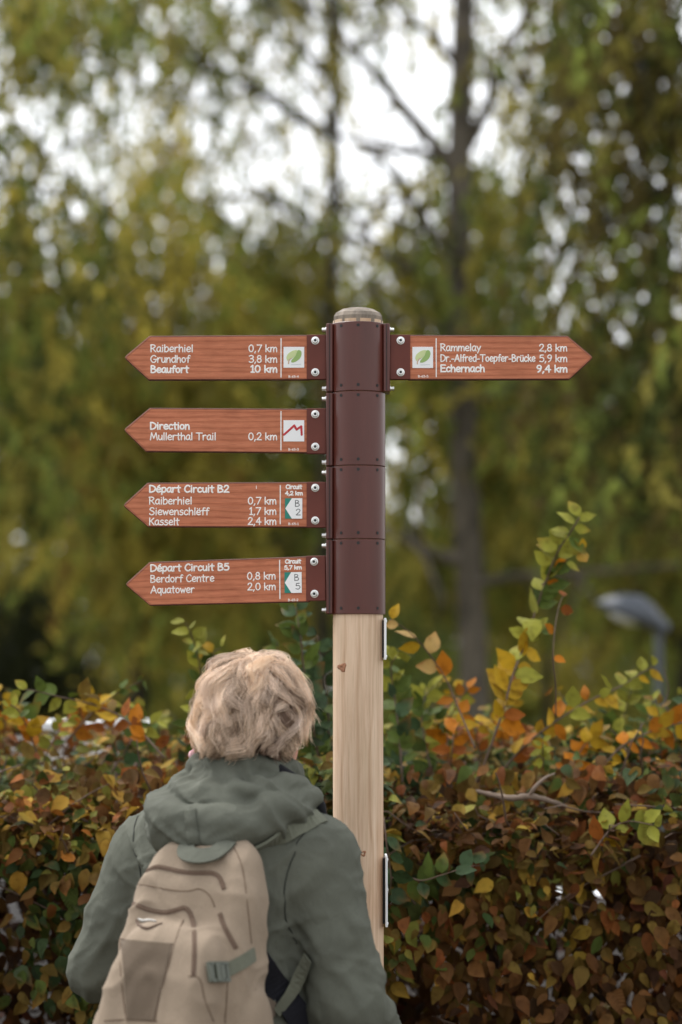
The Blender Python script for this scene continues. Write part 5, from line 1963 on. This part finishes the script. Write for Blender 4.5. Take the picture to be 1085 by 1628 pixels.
def tree(label, group, px, D, width, lean, ztop, limbs, clumps, cols, bark, seed, tuft=.115, extra=0, back=0.0, droop=1.0):
    """limbs: [(photo polyline, r0)]; clumps: [(px, py, rx, ry, density)]; everything is carried to the tree's own depth, spread front to back."""
    rng = np.random.default_rng(seed)
    Yd = D + CAM[1]
    k = FPX / D
    bx = P(px, 1055, Yd)[0]
    gz = float(ground_z(Yd))
    root = empty('larch_tree', (bx, Yd, gz))
    tag(root, label, 'tree', group)
    off = np.array((bx, Yd, gz))
    r0 = width / k / 2
    ph = rng.uniform(0, 6)
    zs = np.linspace(-.3, ztop - gz, 26)
    tr = np.stack([lean * zs + .05 * np.sin(zs * .8 + ph), .06 * np.sin(zs * .6 + ph * 2), zs], 1)
    V_, F_ = tube(tr, np.interp(zs, [-.3, .4, 2.5, ztop - gz], [r0 * 1.7, r0 * 1.2, r0, r0 * .62]), 14)
    th = fix(mesh('trunk', V_, F_, bark, root))
    for pts, rr in limbs:
        q = catmull(pts, 5)
        dy = rng.uniform(-.9, .9)
        p3 = np.array([P(a, b, Yd + dy * t) for (a, b), t in zip(q, np.linspace(0, 1, len(q)))]) - off
        v, fc = tube(p3, np.linspace(rr / k, rr / k * .3, len(p3)), 7)
        for w_ in range(int(rng.integers(4, 8))):  # side twigs
            j = int(rng.integers(len(p3) // 4, len(p3) - 1))
            tg = p3[min(j + 1, len(p3) - 1)] - p3[j - 1]
            tg /= np.linalg.norm(tg)
            d_ = tg * rng.uniform(.3, .9) + np.array((rng.normal(0, .6), rng.normal(0, .6), rng.normal(.0, .6)))
            d_ /= np.linalg.norm(d_)
            l_ = rng.uniform(.35, 1.0)
            s5 = np.linspace(0, 1, 6)
            v2, f2 = tube(p3[j] + d_ * l_ * s5[:, None] + np.array((0, 0, -.25 * l_)) * (s5 ** 2)[:, None] + rng.normal(0, .012, (6, 3)) * s5[:, None], np.linspace(rr / k * .42, rr / k * .10, 6), 5)
            v, fc = np.concatenate([v, v2]), list(fc) + [tuple(i_ + len(v) for i_ in f_) for f_ in f2]
        fix(mesh('limb', v, fc, bark, th))
    for i in range(extra):                       # further limbs all round
        z = rng.uniform(1.5, ztop - gz - .5)
        a = rng.uniform(0, 6.28)
        ln = rng.uniform(1.2, 2.6)
        t = np.linspace(0, 1, 7)
        x0 = np.interp(z, zs, tr[:, 0])
        p3 = np.stack([x0 + math.cos(a) * ln * t, math.sin(a) * ln * t, z + ln * (.35 * t - .45 * t * t)], 1)
        v, fc = tube(p3, np.linspace(r0 * .35, r0 * .08, 7), 6)
        fix(mesh('limb', v, fc, bark, th))
    PP, CC = [], []
    for (cx_, cy_, rx, ry, den) in clumps:
        area = math.pi * rx * ry / k / k
        nst = max(3, int(area * den * 100))
        u = rng.normal(0, .42, (nst, 2))
        a = cx_ + rx * u[:, 0]
        b = cy_ + ry * u[:, 1]
        dy = rng.normal(0, .55, nst)
        cl = rng.choice(len(cols), nst, p=np.array([c[1] for c in cols]) / sum(c[1] for c in cols))
        for i in range(nst):
            p0 = P(a[i], b[i], Yd + dy[i] + back)
            nn_ = int(rng.integers(6, 14))
            ln = nn_ * .050
            p0[2] += ln * .5
            s_ = np.linspace(0, 1, nn_)
            dx, dyy = rng.normal(0, .30, 2)
            pts = p0 + np.stack([dx * s_ + rng.normal(0, .018, nn_), dyy * s_ + rng.normal(0, .018, nn_), -ln * s_ * droop + rng.normal(0, .018, nn_)], 1)
            PP.append(pts)
            CC.append(np.tile(NEED[cols[cl[i]][0]] * rng.uniform(.75, 1.25), (nn_, 1)) * rng.uniform(.8, 1.2, (nn_, 1)))
    if PP:
        PP, CC = np.concatenate(PP) - off, np.concatenate(CC)
        V_, F_, C_ = spray(PP, np.full(len(PP), tuft), CC, rng)
        mesh('crown', V_, F_, M['needles'], root, False, None, C_)
    return root


GT = 'larch trees behind the hedge'
tree('tall larch with a thick grey trunk standing to the right of the signpost', GT, 750, 17.0, 50, -.004, 9.5,
     [([(742, 300), (700, 240), (640, 170), (585, 105), (545, 60), (520, 20)], 13), ([(745, 230), (775, 170), (800, 100), (835, 20), (850, -40)], 12),
      ([(738, 260), (690, 246), (620, 240), (560, 222), (520, 210)], 9), ([(742, 420), (690, 370), (640, 300), (600, 250), (560, 225)], 10),
      ([(745, 895), (690, 880), (640, 855), (605, 845)], 13), ([(740, 480), (680, 440), (610, 400), (550, 370)], 9), ([(748, 130), (690, 60), (640, 20), (600, -20)], 8),
      ([(750, 560), (690, 520), (620, 500), (570, 430)], 8), ([(755, 640), (830, 600), (900, 580)], 8), ([(750, 930), (830, 915), (930, 910), (1085, 898)], 9)],
     [(760, -160, 130, 100, .6), (740, -330, 120, 100, .6), (745, -480, 90, 90, .7), (760, 90, 40, 110, .8), (735, 320, 70, 80, 1.2), (780, 420, 80, 90, 1.4), (700, 470, 110, 70, 1.5), (650, 430, 70, 80, .9), (600, 60, 50, 50, .25), (630, 230, 120, 150, .05), (800, 180, 50, 120, .12), (660, 50, 60, 30, .3),
      (840, 330, 60, 90, .9), (690, 560, 130, 60, 1.6), (790, 560, 90, 110, 1.3), (690, 680, 90, 80, 1.4), (800, 690, 110, 90, 1.4), (650, 780, 60, 60, 1.1), (860, 800, 110, 80, 1.2), (650, 360, 50, 40, .2), (570, 350, 50, 40, .3), (880, 140, 40, 80, .5)],
     [('g', 4), ('o', 3), ('y', 1.2), ('d', 1.5)], M['bark'], 101, back=.9)
tree('slender larch with a thin dark trunk rising behind the top of the signpost', GT, 518, 21.0, 22, .004, 11.5,
     [([(520, 215), (460, 175), (390, 130), (330, 105), (270, 70), (230, 50)], 11), ([(520, 120), (490, 90), (450, 30), (430, -20)], 7), ([(522, 60), (550, 20), (590, -30)], 6),
      ([(518, 370), (470, 340), (420, 315), (370, 310)], 7), ([(520, 300), (560, 340), (610, 400), (660, 430)], 7), ([(518, 30), (470, 0), (420, -40)], 6)],
     [(520, -170, 140, 100, .6), (515, -350, 130, 110, .6), (520, -520, 100, 100, .7), (500, 420, 90, 70, 1.2), (430, 350, 60, 40, .6), (350, 70, 90, 50, .8), (440, 30, 70, 50, .7), (270, 110, 60, 60, .6), (530, 130, 14, 160, .9), (525, 330, 22, 140, .8), (420, 470, 110, 60, 1.2),
      (570, 500, 90, 50, 1.3), (390, 170, 40, 30, .15), (320, 270, 50, 40, .5), (230, 30, 70, 40, .6), (560, 40, 40, 60, .4), (460, 230, 30, 30, .12), (340, 370, 70, 60, .9), (180, 70, 90, 60, .5), (330, 130, 80, 60, .35), (480, 90, 60, 60, .35), (600, 20, 60, 40, .4), (300, 180, 50, 40, .4), (90, 210, 40, 60, .4), (120, -20, 120, 50, .9), (300, -30, 120, 40, .9), (460, -30, 110, 40, .8), (620, -30, 90, 40, .7), (800, -40, 90, 40, .7), (20, 30, 50, 60, .9), (400, 110, 50, 40, .3), (300, 230, 190, 110, .24), (430, 250, 90, 130, .13), (200, 240, 90, 90, .2), (70, 60, 70, 60, .5)],
     [('g', 3), ('o', 3), ('y', 1.4), ('d', 1)], M['bark_dark'], 102, back=.7)
tree('dense dark drooping larch filling the upper right', GT, 1130, 14.0, 46, .0, 8.2,
     [([(1128, 60), (1040, 90), (940, 140), (860, 230)], 9), ([(1128, 270), (1030, 310), (930, 370), (850, 460)], 9), ([(1128, 430), (1060, 470), (1000, 560)], 8)],
     [(1090, -150, 140, 90, .8), (1120, -300, 120, 100, .8), (960, 60, 110, 60, 1.6), (1030, 150, 110, 100, 1.3), (920, 170, 90, 80, 1.3), (880, 290, 70, 90, .9), (1000, 340, 100, 110, .9), (940, 440, 70, 80, .7), (1060, 480, 90, 120, 1.1), (1075, 620, 70, 120, 1.4), (960, 590, 90, 90, 1.2),
      (880, 480, 50, 80, 1.0), (1060, 30, 90, 50, .9), (860, 110, 40, 60, .7), (1000, 760, 110, 90, 1.1), (900, 640, 80, 80, 1.0), (1080, 260, 60, 100, 1.4), (990, -20, 150, 50, 1.2)],
     [('b', 4), ('d', 3), ('o', 2.2), ('g', 1.5)], M['bark_dark'], 103)
tree('larch at the far left with dark hanging boughs', GT, -70, 16.0, 40, .002, 9.0,
     [([(25, 330), (70, 260), (110, 230)], 9), ([(20, 120), (60, 70), (120, 40)], 8)],
     [(45, 90, 50, 90, 1.6), (20, 260, 60, 70, 1.3), (130, 60, 80, 50, 1.2), (230, 15, 110, 35, 1.0), (30, 400, 80, 90, 1.7), (90, 520, 100, 90, 1.6), (30, 620, 80, 90, 1.6), (120, 350, 50, 50, .8), (60, 760, 90, 80, 1.4), (180, 130, 40, 70, .4), (90, 30, 30, 40, .4)],
     [('g', 3), ('d', 2.4), ('o', 2.4), ('y', .8)], M['bark_dark'], 104)
tree('yellowing larch with long hanging sprays to the left of the signs', GT, 215, 19.0, 34, .0, 3.9,
     [([(210, 760), (290, 800), (380, 850), (470, 865)], 9), ([(210, 640), (130, 690), (70, 760)], 8), ([(215, 480), (280, 430), (330, 420)], 7)],
     [(260, 300, 70, 70, 1.1), (190, 420, 90, 80, 1.4), (290, 440, 80, 80, 1.3), (200, 560, 110, 90, 1.7), (310, 600, 100, 90, 1.6), (170, 720, 110, 90, 1.7), (290, 760, 110, 90, 1.7), (200, 880, 110, 80, 1.7), (330, 900, 100, 80, 1.5), (150, 800, 70, 60, 1.4), (110, 640, 70, 60, 1.2), (250, 1000, 120, 60, 1.3), (380, 520, 60, 60, 1.1)],
     [('y', 4), ('o', 3), ('g', 2.4), ('r', .6)], M['bark_dark'], 105)
tree('green larch standing behind the left-pointing signs', GT, 420, 25.0, 26, .0, 4.4,
     [([(420, 700), (340, 720), (270, 760)], 7), ([(420, 560), (480, 540), (530, 560)], 6)],
     [(400, 420, 80, 60, 1.0), (460, 540, 90, 70, 1.5), (390, 640, 110, 80, 1.7), (470, 740, 90, 90, 1.6), (400, 850, 120, 80, 1.6), (460, 960, 120, 70, 1.4), (350, 560, 80, 60, 1.3), (500, 640, 60, 60, 1.3)],
     [('g', 3), ('o', 3), ('t', 1.4), ('y', 1.2), ('d', 1)], M['bark_dark'], 106)
tree('mid-green larch between the thick grey trunk and the street lamp', GT, 868, 24.0, 15, .0, 4.6,
     [([(868, 700), (930, 660), (990, 650)], 7), ([(868, 820), (800, 790), (760, 800)], 7)],
     [(870, 600, 100, 70, 1.4), (800, 760, 110, 90, 1.6), (900, 820, 120, 90, 1.6), (860, 940, 120, 80, 1.5), (960, 720, 90, 80, 1.4), (690, 900, 100, 80, 1.5), (650, 620, 80, 70, 1.3), (940, 560, 60, 50, .8)],
     [('g', 3), ('o', 3), ('y', 1.4), ('t', 1), ('r', .4)], M['bark_dark'], 107, back=-.7)
tree('dark trunked larch at the right edge behind the street lamp', GT, 1078, 20.0, 30, .0, 7.0,
     [([(1075, 800), (1020, 830), (960, 880)], 7)],
     [(1060, 720, 80, 80, 1.3), (1040, 850, 90, 80, 1.4), (1080, 960, 80, 80, 1.3), (1000, 950, 90, 60, 1.2), (1070, 560, 60, 70, 1.1)],
     [('g', 3), ('o', 3), ('b', 2)], M['bark_dark'], 108)
tree('added near-black foliage standing in for the shaded gap at the left edge', GT, 48, 26.0, 30, .0, 2.4, [], [(45, 990, 50, 60, 2.2), (30, 1080, 60, 60, 2.4), (110, 1080, 50, 50, 1.6)], [('k', 1)], M['bark_dark'], 111, back=-2.5)  # added foliage mass, its near-black colour paints the shaded gap between the trees
tree('larch standing outside the left end of the hedge', GT, -420, 18.0, 40, .0, 6.6, [], [(-420 + dx_, y_, 140, 110, 1.2) for dx_, y_ in ((0, 50), (-100, 200), (120, 230), (-60, 400), (130, 450), (0, 600), (-120, 700), (120, 760), (0, 900))], [('g', 3), ('o', 3), ('y', 1)], M['bark_dark'], 109, .1, 8)
tree('larch standing outside the right end of the hedge', GT, 1500, 18.0, 40, .0, 6.6, [], [(1500 + dx_, y_, 140, 110, 1.2) for dx_, y_ in ((0, 50), (-100, 200), (120, 230), (-60, 400), (130, 450), (0, 600), (-120, 700), (120, 760), (0, 900))], [('g', 3), ('o', 3), ('d', 1)], M['bark_dark'], 110, .1, 8)

# the wood beyond, read as one mass
rng = np.random.default_rng(77)
PP, CC, ZS = [], [], []
n = 175000
x = rng.uniform(-17, 17, n)
y = rng.uniform(26, 40, n)
hx = 6.7 + 2.6 * (vnoise(np.stack([x * .45, 0 * x, 0 * x], 1), 95) - .5) + 2.0 * (vnoise(np.stack([x * 1.3, y * .3, 0 * x], 1), 96) - .5) + 1.6 * np.clip((np.abs(x - .5) - 2.6) / 2.5, -.6, 1)
z = -2.2 + rng.uniform(0, 1, n) ** .9 * (hx + 2.2 - 1.4)
den = vnoise(np.stack([x * .8, y * .6, z * .7], 1), 97)
keep = den + rng.normal(0, .07, n) > np.where(z < 3.5, .30, .40)
x, y, z = x[keep], y[keep], z[keep]
n = len(x)
cn_ = vnoise(np.stack([x * .7, y * .4, z * .35], 1), 98)
kk = np.clip(((cn_ - .2) / .6 + rng.normal(0, .12, n)), 0, .999)
pal = np.array([NEED['d'], NEED['t'], NEED['g'], NEED['g'], NEED['o'], NEED['y']])
c = pal[(kk * 6).astype(int)] * rng.uniform(.75, 1.25, (n, 1))
V_, F_, C_ = spray(np.stack([x, y, z], 1), np.full(n, .24), c, rng, .7)
fo = mesh('forest', V_, F_, M['needles'], None, False, None, C_)
tag(fo, kind='stuff')
